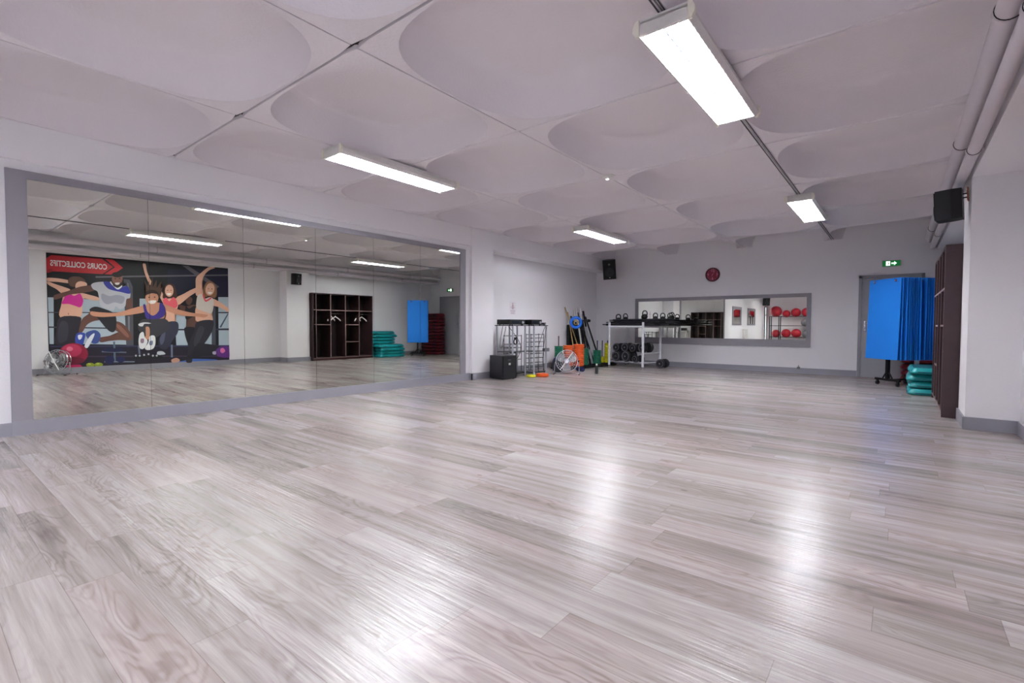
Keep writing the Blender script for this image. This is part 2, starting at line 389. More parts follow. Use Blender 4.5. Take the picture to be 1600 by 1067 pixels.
# ================================================================ CEILING LIGHTS
def make_light():
    t = thing('ceiling_light', '', 'ceiling light', (0, 0, 0))
    # housing: closed on top and sides, open below (z measured down from the ceiling)
    w, l = .150, .83
    hs = B().box(-w, w, -l, l, -.045, -.018).box(-w, -w+.006, -l, l, -.118, -.03).box(w-.006, w, -l, l, -.118, -.03)
    hs.prism([(-w, -.118), (-w, -.03), (-w-.022, -.06), (-w-.026, -.09)], -l, l, 'Y').prism([(w, -.118), (w, -.03), (w+.022, -.06), (w+.026, -.09)], -l, l, 'Y')
    hs.box(-w, w, -l, -l+.02, -.112, -.03).box(-w, w, l-.02, l, -.112, -.03)
    hs.box(-.05, .05, -.12, -.06, -.02, 0).box(-.05, .05, .06, .12, -.02, 0)
    hs.obj('housing', WPLAST, t)
    for sx in (-1, 1):
        for sy in (-1, 1):
            B().prism([(sx*w-.004*sx, -.120), (sx*w-.004*sx, -.02), (sx*(w+.022), -.03), (sx*(w+.036), -.06), (sx*(w+.036), -.09), (sx*(w+.018), -.120)], sy*l-.012, sy*l+.012, 'Y').obj('end_cap', CREAM, t)
    for sx in (-1, 1):
        B().cyl((sx*.07, -l+.04, -.070), (sx*.07, l-.04, -.070), .016, n=10).obj('tube', TUBE, t)
    lv = B().box(-.004, .004, -l+.02, l-.02, -.118, -.100)
    for k in range(1, 22): y = -l+.02+k*(2*l-.04)/22; lv.box(-w+.006, w-.006, y-.002, y+.002, -.117, -.102)
    lv.obj('louvre', LOUVRE, t)
    return t
lt = make_light()
spots = [(-1.12, 3.66, 'large bright twin tube ceiling light nearest the camera, at top right'),
         (-1.12, 8.68, 'twin tube ceiling light near the right loudspeaker and pipes, toward the far wall'),
         (-4.62, 3.66, 'twin tube ceiling light near the long wall mirror, left of the smoke detector'),
         (-4.62, 8.68, 'twin tube ceiling light near the loudspeaker in the far left corner'),
         (-4.62, -1.26, 'twin tube ceiling light behind the camera on the mirror side, nearer one'),
         (-1.12, -1.26, 'twin tube ceiling light behind the camera on the poster side, nearer one'),
         (-4.62, -6.2, 'twin tube ceiling light at the back by the ball rack, seen in far mirror'),
         (-1.12, -6.2, 'twin tube ceiling light at the back corner away from the mirrors')]
for i, (x, y, lab) in enumerate(spots):
    o = lt if i == 0 else dup(lt)
    o.location = (x, y, H); o['label'] = lab; o['group'] = 'twin tube ceiling lights'

t = thing('smoke_detector', 'round white smoke detector on the ceiling between the lights', 'smoke detector', (-2.86, 5.50, H))
B().lathe([(0, -.045), (.03, -.045), (.045, -.038), (.055, -.02), (.075, -.016), (.08, 0), (0, 0)]).obj('body', WPLAST, t, smooth=True)
B().lathe([(0, -.056), (.018, -.054), (.022, -.045), (0, -.045)], n=12).obj('lens', emis('detector_lens', (1, 1, 1), .5), t, smooth=True)

# cables along the ceiling joint to the right-hand lights
for dx, lab in ((-.018, 'thin dark ceiling cable to the right row of lights, on the mirror side'), (.018, 'thin dark ceiling cable to the right row of lights, on the pipe side')):
    o = B().tube([(0, y, 0) for y in (-5.2, -2, 0, 2, 5, 8.8-.0)], .005, 6).obj('ceiling_cable', mat('dark_cable', (70, 64, 70), .6), None, loc=(-1.135+dx, 3.6, H-.006)); tag(o, lab, 'cable', 'ceiling cables')

# heating pipes along the right beam
def pipe(x, z, r, lab, offs):
    t = thing('heating_pipe', lab, 'pipe', (x, 1.8, z), group='white pipes on the right beam')
    B().cyl((0, YB-1.8+.01, 0), (0, YF-1.8, 0), r, n=20).obj('pipe', PIPE, t, smooth=True)
    y = offs
    while y < YF-.3:
        q = y-1.8
        c = B().lathe([(r+.001, q-.02), (r+.008, q-.018), (r+.008, q+.018), (r+.001, q+.02)], axis='Y', n=20)
        c.box(0, XP-x-.001, q-.008, q+.008, -.008, .008)
        c.obj('pipe_clip', PIPE, t, smooth=False)
        s = B().torus((0, q-.03, 0), r+.0015, .003, 'Y', 20, 6).obj('clip_ring', BLACKM, t)
        y += 2.45
pipe(.43, 2.745, .062, 'thicker upper white heating pipe running along the right beam', -6.05)
pipe(.485, 2.592, .046, 'thinner lower white heating pipe running along the right beam', -6.35)

# ================================================================ WALL THINGS
t = thing('exit_sign', 'green illuminated emergency exit sign above the grey door', 'exit sign', (-.135, YF, 2.26))
B().box(-.15, .15, -.035, 0, 0, .125, bev=.004).obj('casing', mat('exit_casing', (176, 178, 176), .4), t)
B().box(-.142, .142, -.040, -.035, .008, .117).obj('panel', mat('exit_green', (10, 90, 45), .4, emit=(20, 120, 60), es=.12), t)
B().box(-.085, -.022, -.043, -.040, .022, .103).obj('doorway_symbol', emis('exit_white', (.85, 1, .9), 1.0), t)
B().lathe([(0, 0), (.010, 0)], (-.045, -.0445, .088), 'Y', 10).prism([(-.06, .05), (-.045, .078), (-.034, .072), (-.028, .052), (-.036, .05), (-.045, .03), (-.052, .03), (-.05, .052)], -.0445, -.0435, 'Y').obj('running_figure', mat('figure_green', (10, 90, 45), .4), t)
B().prism([(.0, .05), (.045, .05), (.045, .025), (.085, .0625), (.045, .10), (.045, .075), (.0, .075)], -.043, -.040, 'Y').obj('arrow', emis('arrow_white', (.6, 1, .7), .55), t)

t = thing('wall_clock', 'round crimson wall clock above the low mirror on the far wall', 'clock', (-3.60, YF, 2.315))
MAG = mat('crimson_face', (140, 8, 50), .4)
PINK = mat('pink_print', (206, 120, 150), .5)
B().lathe([(0, -.02), (.15, -.02), (.15, 0), (0, 0)], axis='Y', n=40).obj('face', MAG, t)
B().lathe([(.148, -.012), (.150, -.035), (.158, -.042), (.168, -.036), (.172, 0), (.148, 0)], axis='Y', n=40, closed=True).obj('rim', mat('dark_crimson', (70, 4, 26), .3), t, smooth=True)
for s_, x, z in (('12', 0, .095), ('3', .105, 0), ('6', 0, -.1), ('9', -.105, 0)):
    text_obj('numeral', s_, .085, PINK, t, (x, -.022, z), (PI/2, 0, 0), bold=.003)
for k in range(12):
    if k % 3: a = k*PI/6; B().box(math.sin(a)*.12-.006, math.sin(a)*.12+.006, -.0225, -.02, math.cos(a)*.12-.006, math.cos(a)*.12+.006).obj('hour_mark', PINK, t)
for a, l, w in ((R(38), .10, .006), (R(205), .05, .008)):
    B().prism([(-w, -.012), (w, -.012), (w*.4, l), (-w*.4, l)], -.029, -.026, 'Y').rot(a, 'Y').obj('hand', PINK, t)

def speaker(lab, loc, rot, w, d, hgt, br):
    t = thing('loudspeaker', lab, 'loudspeaker', loc, rot=rot)
    # front faces -y local; box tapers towards the back
    h2 = hgt/2; fw_, bw = w/2, w/2*.72
    B().prism([(-fw_, -d/2), (fw_, -d/2), (fw_, d*.1), (bw, d/2), (-bw, d/2), (-fw_, d*.1)], -h2, h2).obj('cabinet', BLACK, t)
    B().box(-fw_+.012, fw_-.012, -d/2-.012, -d/2, -h2+.012, h2-.012, bev=.004).obj('grille', mat('speaker_grille', (14, 14, 16), .7, bump=.3, scale=400), t)
    B().lathe([(0, .004), (.03, .0), (w*.34, -.006), (w*.36, -.002), (w*.36, .01)], (0, -d/2-.014, -hgt*.14), 'Y', 24).obj('woofer', RUBBER, t, smooth=True)
    B().lathe([(0, -.008), (.022, -.004), (.03, 0), (.03, .01)], (0, -d/2-.012, hgt*.27), 'Y', 20).obj('tweeter', mat('tweeter_grey', (90, 90, 95), .4), t, smooth=True)
    B().lathe([(0, -.004), (.014, -.004), (.014, .004), (0, .004)], (0, -d/2-.016, -hgt*.40), 'Y', 14).obj('badge', CHROME, t)
    q = br.obj('bracket', BLACKM, t); return t, q
b = B().box(-.02, .02, .12, .155, -.07, .07).cyl((0, .15, 0), (-.10, .20, .04), .012)
speaker('black tilted loudspeaker high in the far left corner', (-6.17, 12.02, 2.58), (R(12), R(-4), R(28)), .34, .28, .52, b)
b = B().cyl((0, .09, .10), (0, .150, .10), .007).cyl((0, .09, .06), (0, .150, .06), .007).box(-.010, .010, .138, .148, .03, .13)
t, q = speaker('black loudspeaker bracketed on the right pier above the dark wardrobe', (.40, 6.98, 2.33), (R(3), 0, R(-100)), .21, .21, .31, b)
B().box(-.03, .03, .142, .152, .02, .16).obj('wall_plate', mat('copper_plate', (140, 78, 58), .4, .5), t)
b = B().box(-.02, .02, .12, .18, -.05, .05).cyl((0, .15, 0), (-.14, .16, .04), .012)
speaker('black loudspeaker behind the camera at the back left, seen in the far mirror', (-6.15, -7.0, 2.52), (R(10), 0, R(158)), .36, .28, .44, b)

t = thing('paper_notice', 'small white paper notice taped on the left wall above the stereo stand', 'notice', (XL, 8.605, 1.29))
B().box(.001, .003, -.115, .115, 0, .30).obj('sheet', mat('paper', (236, 230, 236), .8), t)
pr = B().torus((.0035, 0, .245), .022, .004, 'X', 16, 6)
for z, w in ((.20, .05), (.17, .08), (.155, .07), (.13, .05), (.09, .085), (.075, .08), (.04, .075), (.025, .06)): pr.box(.003, .0042, -w, w, z, z+.006)
pr.box(.003, .0042, -.012, .012, .12, .22)
pr.obj('print', mat('print_mauve', (176, 140, 160), .8), t)
o = B().box(-.03, .03, -.03, 0, 0, .05, bev=.004).cyl((0, -.015, .05), (0, -.015, .085), .008).obj('wall_socket', mat('socket_grey', (110, 108, 112), .5), None, loc=(-1.72, YF-.018, .10)); tag(o, 'small grey socket with plug on the far baseboard left of the door', 'socket')

# ================================================================ POSTER
POSTER = [
((176,190,202),[0.01,1.505,0.099,1.509,0.083,0.535,0.018,0.537]),
((176,190,202),[0.523,1.503,1.332,1.453,1.315,0.487,0.504,0.524]),
((60,60,72),[0.0,1.204,1.328,1.229,1.328,1.205,0.0,1.183]),
((60,60,72),[0.0,0.904,1.322,0.871,1.321,0.842,0.0,0.873]),
((78,78,88),[1.277,1.98,1.388,1.975,1.444,1.82,1.436,0.425,1.302,0.43,1.307,1.309,1.316,1.854]),
((120,120,130),[1.341,1.913,1.368,1.887,1.383,1.657,1.372,0.79,1.344,0.79,1.35,1.655]),
((24,24,52),[2.134,2.273,3.485,2.399,3.485,1.688,2.124,1.697]),
((100,95,105),[0.788,2.006,3.485,2.273,3.485,2.234,0.787,1.97]),
((96,92,100),[2.439,2.4,2.561,2.412,2.921,2.18,3.269,1.938,3.209,1.885,2.807,2.13]),
((176,190,202),[1.569,1.55,1.719,1.557,1.715,1.321,1.566,1.375]),
((176,190,202),[2.26,1.229,2.542,1.22,2.53,0.431,2.287,0.438]),
((176,190,202),[2.903,0.972,3.077,0.972,3.069,0.421,2.894,0.427]),
((176,190,202),[3.241,1.666,3.485,1.678,3.485,0.409,3.235,0.417]),
((40,42,60),[3.235,1.28,3.485,1.287,3.485,1.254,3.235,1.248]),
((40,42,60),[2.241,0.845,3.485,0.855,3.485,0.808,2.24,0.808]),
((70,80,100),[3.456,1.239,3.485,1.24,3.298,0.875,3.26,0.891]),
((70,72,84),[3.087,1.619,3.175,1.623,3.163,0.412,3.074,0.415]),
((30,24,42),[0.028,0.497,3.485,0.384,3.485,0.0,0.019,0.037]),
((62,48,70),[0.603,0.266,3.451,0.144,3.451,0.111,0.603,0.233]),
((48,50,88),[0.025,0.505,3.485,0.414,3.485,0.374,0.024,0.474]),
((90,110,130),[1.065,0.565,1.099,0.564,1.106,0.094,1.07,0.096]),
((110,120,140),[0.862,0.36,1.301,0.323,1.3,0.3,0.862,0.332]),
((120,130,150),[0.902,0.134,1.449,0.104,1.449,0.075,0.901,0.106]),
((26,28,70),[0.874,0.402,0.894,0.413,0.927,0.422,0.964,0.428,0.996,0.431,1.021,0.428,1.042,0.42,1.063,0.412,1.085,0.408,1.108,0.411,1.132,0.418,1.155,0.425,1.176,0.425,1.199,0.417,1.222,0.403,1.241,0.388,1.248,0.374,1.244,0.361,1.232,0.347,1.21,0.335,1.174,0.328,1.115,0.327,1.037,0.33,0.961,0.336,0.906,0.344,0.878,0.356,0.866,0.372,0.866,0.389]),
((26,28,80),[1.08,0.152,1.073,0.116,1.053,0.086,1.023,0.066,0.989,0.061,0.955,0.07,0.927,0.093,0.908,0.125,0.902,0.162,0.91,0.198,0.929,0.228,0.958,0.248,0.992,0.253,1.026,0.244,1.055,0.222,1.074,0.19]),
((28,30,84),[1.277,0.151,1.27,0.125,1.251,0.103,1.224,0.09,1.193,0.086,1.161,0.093,1.135,0.11,1.118,0.133,1.112,0.159,1.119,0.185,1.137,0.207,1.163,0.22,1.195,0.224,1.226,0.217,1.253,0.201,1.271,0.178]),
((20,20,28),[1.527,0.188,1.523,0.172,1.511,0.159,1.494,0.151,1.474,0.149,1.454,0.153,1.437,0.163,1.426,0.177,1.423,0.193,1.427,0.208,1.438,0.221,1.455,0.229,1.475,0.231,1.495,0.227,1.512,0.217,1.523,0.204]),
((190,195,205),[1.494,0.227,1.493,0.218,1.489,0.211,1.482,0.206,1.475,0.205,1.468,0.207,1.462,0.212,1.458,0.22,1.456,0.229,1.458,0.238,1.462,0.245,1.468,0.25,1.476,0.252,1.483,0.25,1.489,0.244,1.493,0.236]),
((20,20,28),[1.6,0.184,1.595,0.169,1.583,0.156,1.566,0.148,1.546,0.146,1.526,0.15,1.509,0.16,1.497,0.173,1.494,0.189,1.498,0.205,1.51,0.218,1.527,0.226,1.547,0.228,1.567,0.224,1.584,0.214,1.596,0.2]),
((190,195,205),[1.566,0.224,1.565,0.215,1.56,0.208,1.554,0.203,1.547,0.201,1.539,0.204,1.533,0.209,1.529,0.217,1.528,0.226,1.53,0.235,1.534,0.242,1.54,0.247,1.548,0.248,1.555,0.246,1.561,0.241,1.565,0.233]),
((20,20,28),[1.685,0.18,1.68,0.164,1.668,0.151,1.651,0.143,1.63,0.141,1.61,0.145,1.593,0.155,1.582,0.169,1.578,0.185,1.582,0.201,1.594,0.214,1.611,0.222,1.632,0.224,1.652,0.22,1.67,0.21,1.681,0.196]),
((190,195,205),[1.652,0.238,1.65,0.229,1.646,0.221,1.639,0.217,1.632,0.215,1.624,0.217,1.618,0.223,1.614,0.231,1.613,0.24,1.614,0.249,1.619,0.256,1.625,0.261,1.632,0.262,1.64,0.26,1.646,0.255,1.65,0.247]),
((20,20,28),[1.771,0.176,1.767,0.16,1.755,0.147,1.737,0.139,1.716,0.137,1.695,0.141,1.678,0.151,1.667,0.165,1.663,0.181,1.667,0.197,1.679,0.21,1.697,0.218,1.717,0.22,1.738,0.216,1.756,0.206,1.767,0.192]),
((190,195,205),[1.738,0.252,1.736,0.243,1.732,0.235,1.725,0.231,1.718,0.229,1.71,0.231,1.704,0.237,1.7,0.245,1.698,0.254,1.7,0.263,1.704,0.27,1.711,0.275,1.718,0.277,1.726,0.274,1.732,0.269,1.736,0.261]),
((20,20,28),[1.858,0.172,1.854,0.156,1.842,0.143,1.824,0.135,1.803,0.132,1.782,0.137,1.764,0.147,1.753,0.161,1.749,0.177,1.753,0.193,1.765,0.206,1.783,0.214,1.804,0.216,1.825,0.212,1.843,0.202,1.854,0.188]),
((190,195,205),[1.824,0.212,1.822,0.203,1.818,0.196,1.811,0.191,1.804,0.189,1.796,0.191,1.79,0.197,1.785,0.205,1.784,0.214,1.786,0.223,1.79,0.231,1.797,0.236,1.804,0.237,1.812,0.235,1.818,0.229,1.823,0.221]),
((20,20,28),[1.934,0.168,1.929,0.152,1.917,0.139,1.899,0.131,1.878,0.129,1.857,0.133,1.839,0.143,1.827,0.157,1.823,0.173,1.828,0.189,1.84,0.202,1.858,0.211,1.879,0.213,1.9,0.209,1.918,0.199,1.93,0.184]),
((190,195,205),[1.899,0.209,1.898,0.2,1.893,0.192,1.886,0.187,1.879,0.186,1.871,0.188,1.865,0.193,1.86,0.201,1.859,0.211,1.861,0.22,1.865,0.227,1.872,0.232,1.879,0.234,1.887,0.232,1.894,0.226,1.898,0.218]),
((20,20,28),[1.998,0.165,1.993,0.149,1.981,0.136,1.962,0.127,1.941,0.125,1.92,0.13,1.902,0.14,1.89,0.154,1.886,0.17,1.89,0.186,1.903,0.199,1.921,0.208,1.942,0.21,1.964,0.206,1.982,0.196,1.994,0.181]),
((190,195,205),[1.963,0.242,1.961,0.233,1.957,0.225,1.95,0.22,1.942,0.219,1.935,0.221,1.928,0.227,1.924,0.235,1.923,0.244,1.924,0.253,1.929,0.261,1.935,0.266,1.943,0.267,1.951,0.265,1.957,0.26,1.962,0.251]),
((110,120,145),[1.515,0.452,1.551,0.451,1.562,0.26,1.529,0.261]),
((110,120,145),[2.169,0.463,2.208,0.462,2.208,0.155,2.167,0.157]),
((70,110,200),[2.334,0.046,2.364,0.06,2.406,0.077,2.466,0.091,2.552,0.097,2.69,0.093,2.868,0.082,3.037,0.067,3.152,0.053,3.199,0.038,3.203,0.022,3.174,0.007,3.121,0.0,3.033,0.0,2.91,0.0,2.777,0.0,2.661,0.0,2.562,0.0,2.468,0.0,2.389,0.004,2.333,0.009,2.305,0.016,2.299,0.025,2.311,0.035]),
((24,24,34),[1.265,0.085,1.767,0.042,1.816,0.0,1.263,0.007]),
((190,22,34),[0.0,2.012,0.003,2.311,0.081,2.385,0.9,2.396,1.096,2.234,0.905,2.06,0.094,2.049,0.026,2.014]),
((150,16,28),[0.0,2.012,0.028,2.093,0.095,2.112,0.094,2.049]),
((200,26,38),[0.961,2.397,1.099,2.401,1.272,2.231,1.081,2.064,0.937,2.063,1.129,2.232]),
((228,176,152),[0.005,1.906,0.031,1.912,0.069,1.914,0.111,1.914,0.149,1.912,0.183,1.91,0.216,1.906,0.248,1.901,0.277,1.896,0.305,1.891,0.331,1.885,0.353,1.878,0.367,1.87,0.373,1.858,0.373,1.843,0.365,1.829,0.346,1.821,0.312,1.82,0.265,1.825,0.214,1.831,0.167,1.835,0.122,1.835,0.075,1.833,0.034,1.833,0.005,1.838,0.0,1.852,0.0,1.872,0.0,1.892]),
((228,176,152),[0.009,1.831,0.029,1.828,0.059,1.817,0.093,1.801,0.128,1.787,0.164,1.774,0.203,1.759,0.241,1.745,0.274,1.731,0.303,1.72,0.329,1.71,0.35,1.699,0.363,1.683,0.367,1.659,0.364,1.628,0.355,1.6,0.341,1.58,0.321,1.571,0.296,1.569,0.268,1.573,0.241,1.583,0.217,1.602,0.195,1.628,0.171,1.657,0.145,1.683,0.113,1.706,0.078,1.727,0.045,1.748,0.021,1.767,0.007,1.787,0.0,1.807,0.0,1.823]),
((95,62,52),[0.337,1.908,0.349,1.927,0.365,1.944,0.386,1.957,0.409,1.967,0.437,1.972,0.47,1.974,0.503,1.971,0.532,1.964,0.558,1.951,0.582,1.932,0.601,1.91,0.613,1.889,0.617,1.868,0.615,1.845,0.606,1.824,0.591,1.805,0.566,1.789,0.532,1.776,0.497,1.764,0.466,1.756,0.442,1.75,0.42,1.746,0.401,1.746,0.384,1.751,0.368,1.761,0.354,1.777,0.343,1.795,0.335,1.815,0.33,1.837,0.328,1.862,0.33,1.886]),
((228,176,152),[0.467,1.837,0.481,1.852,0.499,1.864,0.519,1.872,0.54,1.875,0.564,1.873,0.592,1.865,0.617,1.854,0.633,1.841,0.639,1.824,0.639,1.803,0.632,1.782,0.621,1.766,0.602,1.759,0.576,1.757,0.549,1.755,0.527,1.747,0.513,1.727,0.503,1.699,0.494,1.674,0.485,1.663,0.473,1.671,0.461,1.691,0.451,1.717,0.445,1.742,0.445,1.766,0.449,1.792,0.456,1.817]),
((228,176,152),[0.281,1.598,0.331,1.619,0.398,1.627,0.467,1.627,0.525,1.625,0.568,1.621,0.604,1.613,0.637,1.603,0.671,1.592,0.711,1.581,0.753,1.57,0.791,1.557,0.819,1.544,0.835,1.528,0.841,1.511,0.841,1.495,0.835,1.483,0.824,1.476,0.807,1.472,0.783,1.471,0.753,1.472,0.709,1.482,0.654,1.497,0.601,1.509,0.564,1.504,0.549,1.479,0.549,1.44,0.552,1.392,0.551,1.341,0.548,1.28,0.547,1.208,0.536,1.141,0.505,1.095,0.438,1.071,0.344,1.062,0.252,1.069,0.192,1.095,0.174,1.148,0.183,1.226,0.204,1.309,0.221,1.383,0.23,1.446,0.238,1.507,0.252,1.559]),
((214,30,150),[0.221,1.383,0.221,1.403,0.232,1.431,0.247,1.463,0.259,1.491,0.265,1.517,0.27,1.544,0.275,1.568,0.285,1.585,0.301,1.595,0.321,1.599,0.342,1.6,0.361,1.597,0.376,1.588,0.39,1.574,0.404,1.562,0.421,1.557,0.443,1.567,0.469,1.587,0.494,1.605,0.514,1.611,0.528,1.601,0.539,1.58,0.547,1.555,0.554,1.531,0.561,1.509,0.566,1.486,0.569,1.463,0.567,1.437,0.56,1.406,0.55,1.37,0.536,1.338,0.519,1.318,0.499,1.314,0.476,1.322,0.452,1.334,0.427,1.345,0.403,1.354,0.378,1.365,0.353,1.374,0.327,1.381,0.298,1.381,0.265,1.378,0.238,1.376]),
((160,110,90),[0.331,1.167,0.33,1.159,0.328,1.152,0.325,1.147,0.322,1.146,0.319,1.147,0.317,1.152,0.315,1.159,0.315,1.167,0.315,1.175,0.317,1.182,0.32,1.187,0.323,1.189,0.326,1.187,0.329,1.182,0.33,1.175]),
((44,40,52),[0.188,1.095,0.257,1.122,0.35,1.13,0.442,1.124,0.505,1.109,0.529,1.085,0.53,1.048,0.519,1.005,0.512,0.959,0.511,0.909,0.508,0.855,0.503,0.798,0.492,0.742,0.479,0.683,0.464,0.62,0.44,0.565,0.401,0.527,0.334,0.507,0.245,0.501,0.16,0.51,0.103,0.535,0.085,0.582,0.093,0.649,0.111,0.725,0.127,0.799,0.134,0.877,0.139,0.963,0.154,1.04]),
((62,58,72),[0.21,1.011,0.235,1.023,0.265,1.018,0.292,0.996,0.309,0.958,0.316,0.891,0.315,0.799,0.307,0.706,0.292,0.637,0.265,0.593,0.227,0.564,0.189,0.551,0.162,0.56,0.148,0.598,0.142,0.661,0.143,0.733,0.147,0.798,0.156,0.859,0.171,0.923,0.19,0.977]),
((104,66,56),[0.76,1.803,0.716,1.804,0.656,1.794,0.589,1.779,0.528,1.76,0.473,1.737,0.419,1.708,0.368,1.679,0.322,1.654,0.281,1.635,0.244,1.62,0.211,1.607,0.182,1.593,0.155,1.58,0.131,1.568,0.112,1.556,0.099,1.541,0.094,1.521,0.095,1.497,0.102,1.476,0.111,1.463,0.124,1.461,0.141,1.467,0.161,1.477,0.18,1.487,0.199,1.496,0.218,1.507,0.238,1.518,0.26,1.53,0.281,1.542,0.303,1.555,0.328,1.568,0.361,1.581,0.405,1.592,0.457,1.603,0.513,1.614,0.567,1.627,0.625,1.643,0.687,1.661,0.742,1.681,0.779,1.702,0.795,1.729,0.797,1.76,0.785,1.787]),
((104,66,56),[1.306,1.538,1.33,1.558,1.364,1.569,1.399,1.567,1.423,1.549,1.433,1.505,1.434,1.441,1.431,1.372,1.428,1.312,1.426,1.263,1.424,1.216,1.419,1.178,1.409,1.152,1.391,1.139,1.368,1.136,1.345,1.144,1.327,1.165,1.317,1.203,1.312,1.256,1.31,1.313,1.308,1.366,1.304,1.415,1.298,1.464,1.298,1.507]),
((104,66,56),[0.652,1.18,0.668,1.213,0.68,1.249,0.691,1.279,0.707,1.291,0.73,1.279,0.756,1.251,0.784,1.215,0.812,1.183,0.846,1.154,0.884,1.125,0.914,1.097,0.919,1.073,0.889,1.055,0.834,1.042,0.773,1.03,0.723,1.015,0.689,0.997,0.661,0.978,0.638,0.957,0.616,0.932,0.597,0.899,0.581,0.861,0.566,0.825,0.551,0.796,0.533,0.775,0.513,0.759,0.495,0.751,0.484,0.755,0.48,0.773,0.482,0.802,0.487,0.839,0.494,0.878,0.503,0.923,0.513,0.974,0.527,1.024,0.545,1.068,0.569,1.102,0.598,1.129,0.628,1.154]),
((104,66,56),[1.006,0.99,1.026,1.008,1.061,1.019,1.103,1.022,1.141,1.019,1.175,1.01,1.209,0.994,1.243,0.969,1.277,0.934,1.314,0.88,1.353,0.812,1.387,0.743,1.408,0.688,1.415,0.65,1.412,0.622,1.399,0.601,1.375,0.587,1.337,0.582,1.286,0.587,1.231,0.594,1.179,0.597,1.132,0.595,1.086,0.591,1.041,0.586,0.998,0.581,0.954,0.573,0.911,0.561,0.872,0.554,0.844,0.556,0.825,0.573,0.813,0.601,0.812,0.631,0.824,0.654,0.855,0.668,0.9,0.676,0.952,0.684,1.0,0.694,1.048,0.707,1.099,0.722,1.141,0.739,1.164,0.757,1.158,0.777,1.131,0.798,1.097,0.822,1.07,0.849,1.047,0.883,1.024,0.923,1.007,0.961]),
((142,94,80),[1.095,0.962,1.104,0.97,1.126,0.968,1.155,0.955,1.185,0.934,1.218,0.899,1.256,0.852,1.292,0.803,1.32,0.761,1.338,0.728,1.349,0.699,1.354,0.675,1.353,0.66,1.346,0.653,1.333,0.652,1.315,0.659,1.295,0.675,1.27,0.702,1.241,0.74,1.211,0.781,1.183,0.82,1.155,0.86,1.126,0.902,1.104,0.939]),
((30,28,38),[0.664,1.262,0.673,1.283,0.694,1.304,0.722,1.323,0.751,1.334,0.778,1.337,0.807,1.334,0.84,1.325,0.88,1.31,0.933,1.289,0.996,1.262,1.055,1.229,1.099,1.189,1.121,1.138,1.13,1.079,1.131,1.017,1.129,0.962,1.126,0.911,1.119,0.862,1.107,0.82,1.092,0.792,1.073,0.778,1.049,0.774,1.022,0.783,0.991,0.807,0.953,0.853,0.91,0.918,0.867,0.987,0.831,1.044,0.805,1.087,0.785,1.123,0.767,1.154,0.748,1.182,0.723,1.206,0.695,1.226,0.673,1.244]),
((202,202,212),[0.707,1.813,0.717,1.83,0.733,1.845,0.755,1.857,0.782,1.868,0.816,1.878,0.856,1.885,0.897,1.891,0.934,1.895,0.965,1.898,0.992,1.901,1.018,1.898,1.045,1.887,1.071,1.859,1.097,1.818,1.124,1.779,1.155,1.758,1.194,1.765,1.238,1.789,1.281,1.815,1.316,1.826,1.342,1.817,1.363,1.797,1.378,1.77,1.389,1.738,1.396,1.698,1.398,1.649,1.396,1.601,1.39,1.565,1.377,1.548,1.358,1.544,1.338,1.54,1.322,1.525,1.314,1.492,1.311,1.448,1.306,1.403,1.296,1.366,1.277,1.338,1.253,1.314,1.227,1.298,1.203,1.291,1.182,1.302,1.161,1.327,1.142,1.351,1.125,1.36,1.113,1.344,1.104,1.312,1.094,1.279,1.078,1.259,1.055,1.255,1.026,1.261,0.996,1.272,0.967,1.284,0.938,1.295,0.907,1.309,0.88,1.326,0.859,1.351,0.847,1.386,0.842,1.429,0.84,1.474,0.836,1.517,0.831,1.558,0.827,1.6,0.821,1.638,0.811,1.668,0.795,1.687,0.774,1.697,0.754,1.706,0.737,1.719,0.724,1.74,0.713,1.766,0.706,1.791]),
((168,168,184),[0.886,1.63,0.91,1.629,0.943,1.612,0.981,1.592,1.017,1.581,1.05,1.586,1.084,1.599,1.118,1.611,1.152,1.616,1.19,1.612,1.231,1.602,1.267,1.587,1.288,1.566,1.291,1.532,1.281,1.489,1.263,1.448,1.24,1.421,1.212,1.417,1.177,1.426,1.14,1.439,1.104,1.444,1.069,1.434,1.033,1.416,0.999,1.4,0.969,1.397,0.942,1.41,0.917,1.432,0.897,1.461,0.883,1.491,0.874,1.527,0.871,1.569,0.874,1.607]),
((44,50,160),[0.917,1.889,0.935,1.901,0.969,1.905,1.009,1.9,1.045,1.887,1.075,1.859,1.105,1.817,1.133,1.777,1.159,1.753,1.183,1.751,1.204,1.763,1.224,1.78,1.246,1.793,1.27,1.804,1.295,1.816,1.318,1.823,1.339,1.821,1.357,1.804,1.373,1.777,1.385,1.747,1.393,1.721,1.397,1.699,1.399,1.678,1.393,1.661,1.378,1.651,1.348,1.652,1.306,1.661,1.26,1.673,1.221,1.683,1.19,1.689,1.162,1.693,1.136,1.698,1.108,1.705,1.077,1.713,1.045,1.722,1.014,1.735,0.987,1.754,0.961,1.785,0.936,1.825,0.919,1.863]),
((235,235,240),[1.036,1.903,1.039,1.906,1.045,1.905,1.054,1.9,1.067,1.888,1.086,1.864,1.11,1.83,1.136,1.799,1.159,1.781,1.181,1.785,1.203,1.803,1.222,1.823,1.236,1.835,1.245,1.835,1.251,1.829,1.252,1.819,1.246,1.807,1.233,1.788,1.212,1.762,1.188,1.741,1.163,1.736,1.134,1.755,1.102,1.79,1.071,1.829,1.049,1.859,1.038,1.877,1.033,1.89,1.034,1.898]),
((104,66,56),[1.063,1.922,1.1,1.932,1.156,1.938,1.212,1.94,1.249,1.935,1.261,1.92,1.259,1.898,1.248,1.872,1.236,1.849,1.221,1.825,1.202,1.799,1.18,1.778,1.159,1.77,1.137,1.779,1.114,1.802,1.093,1.829,1.077,1.852,1.064,1.872,1.053,1.891,1.051,1.909]),
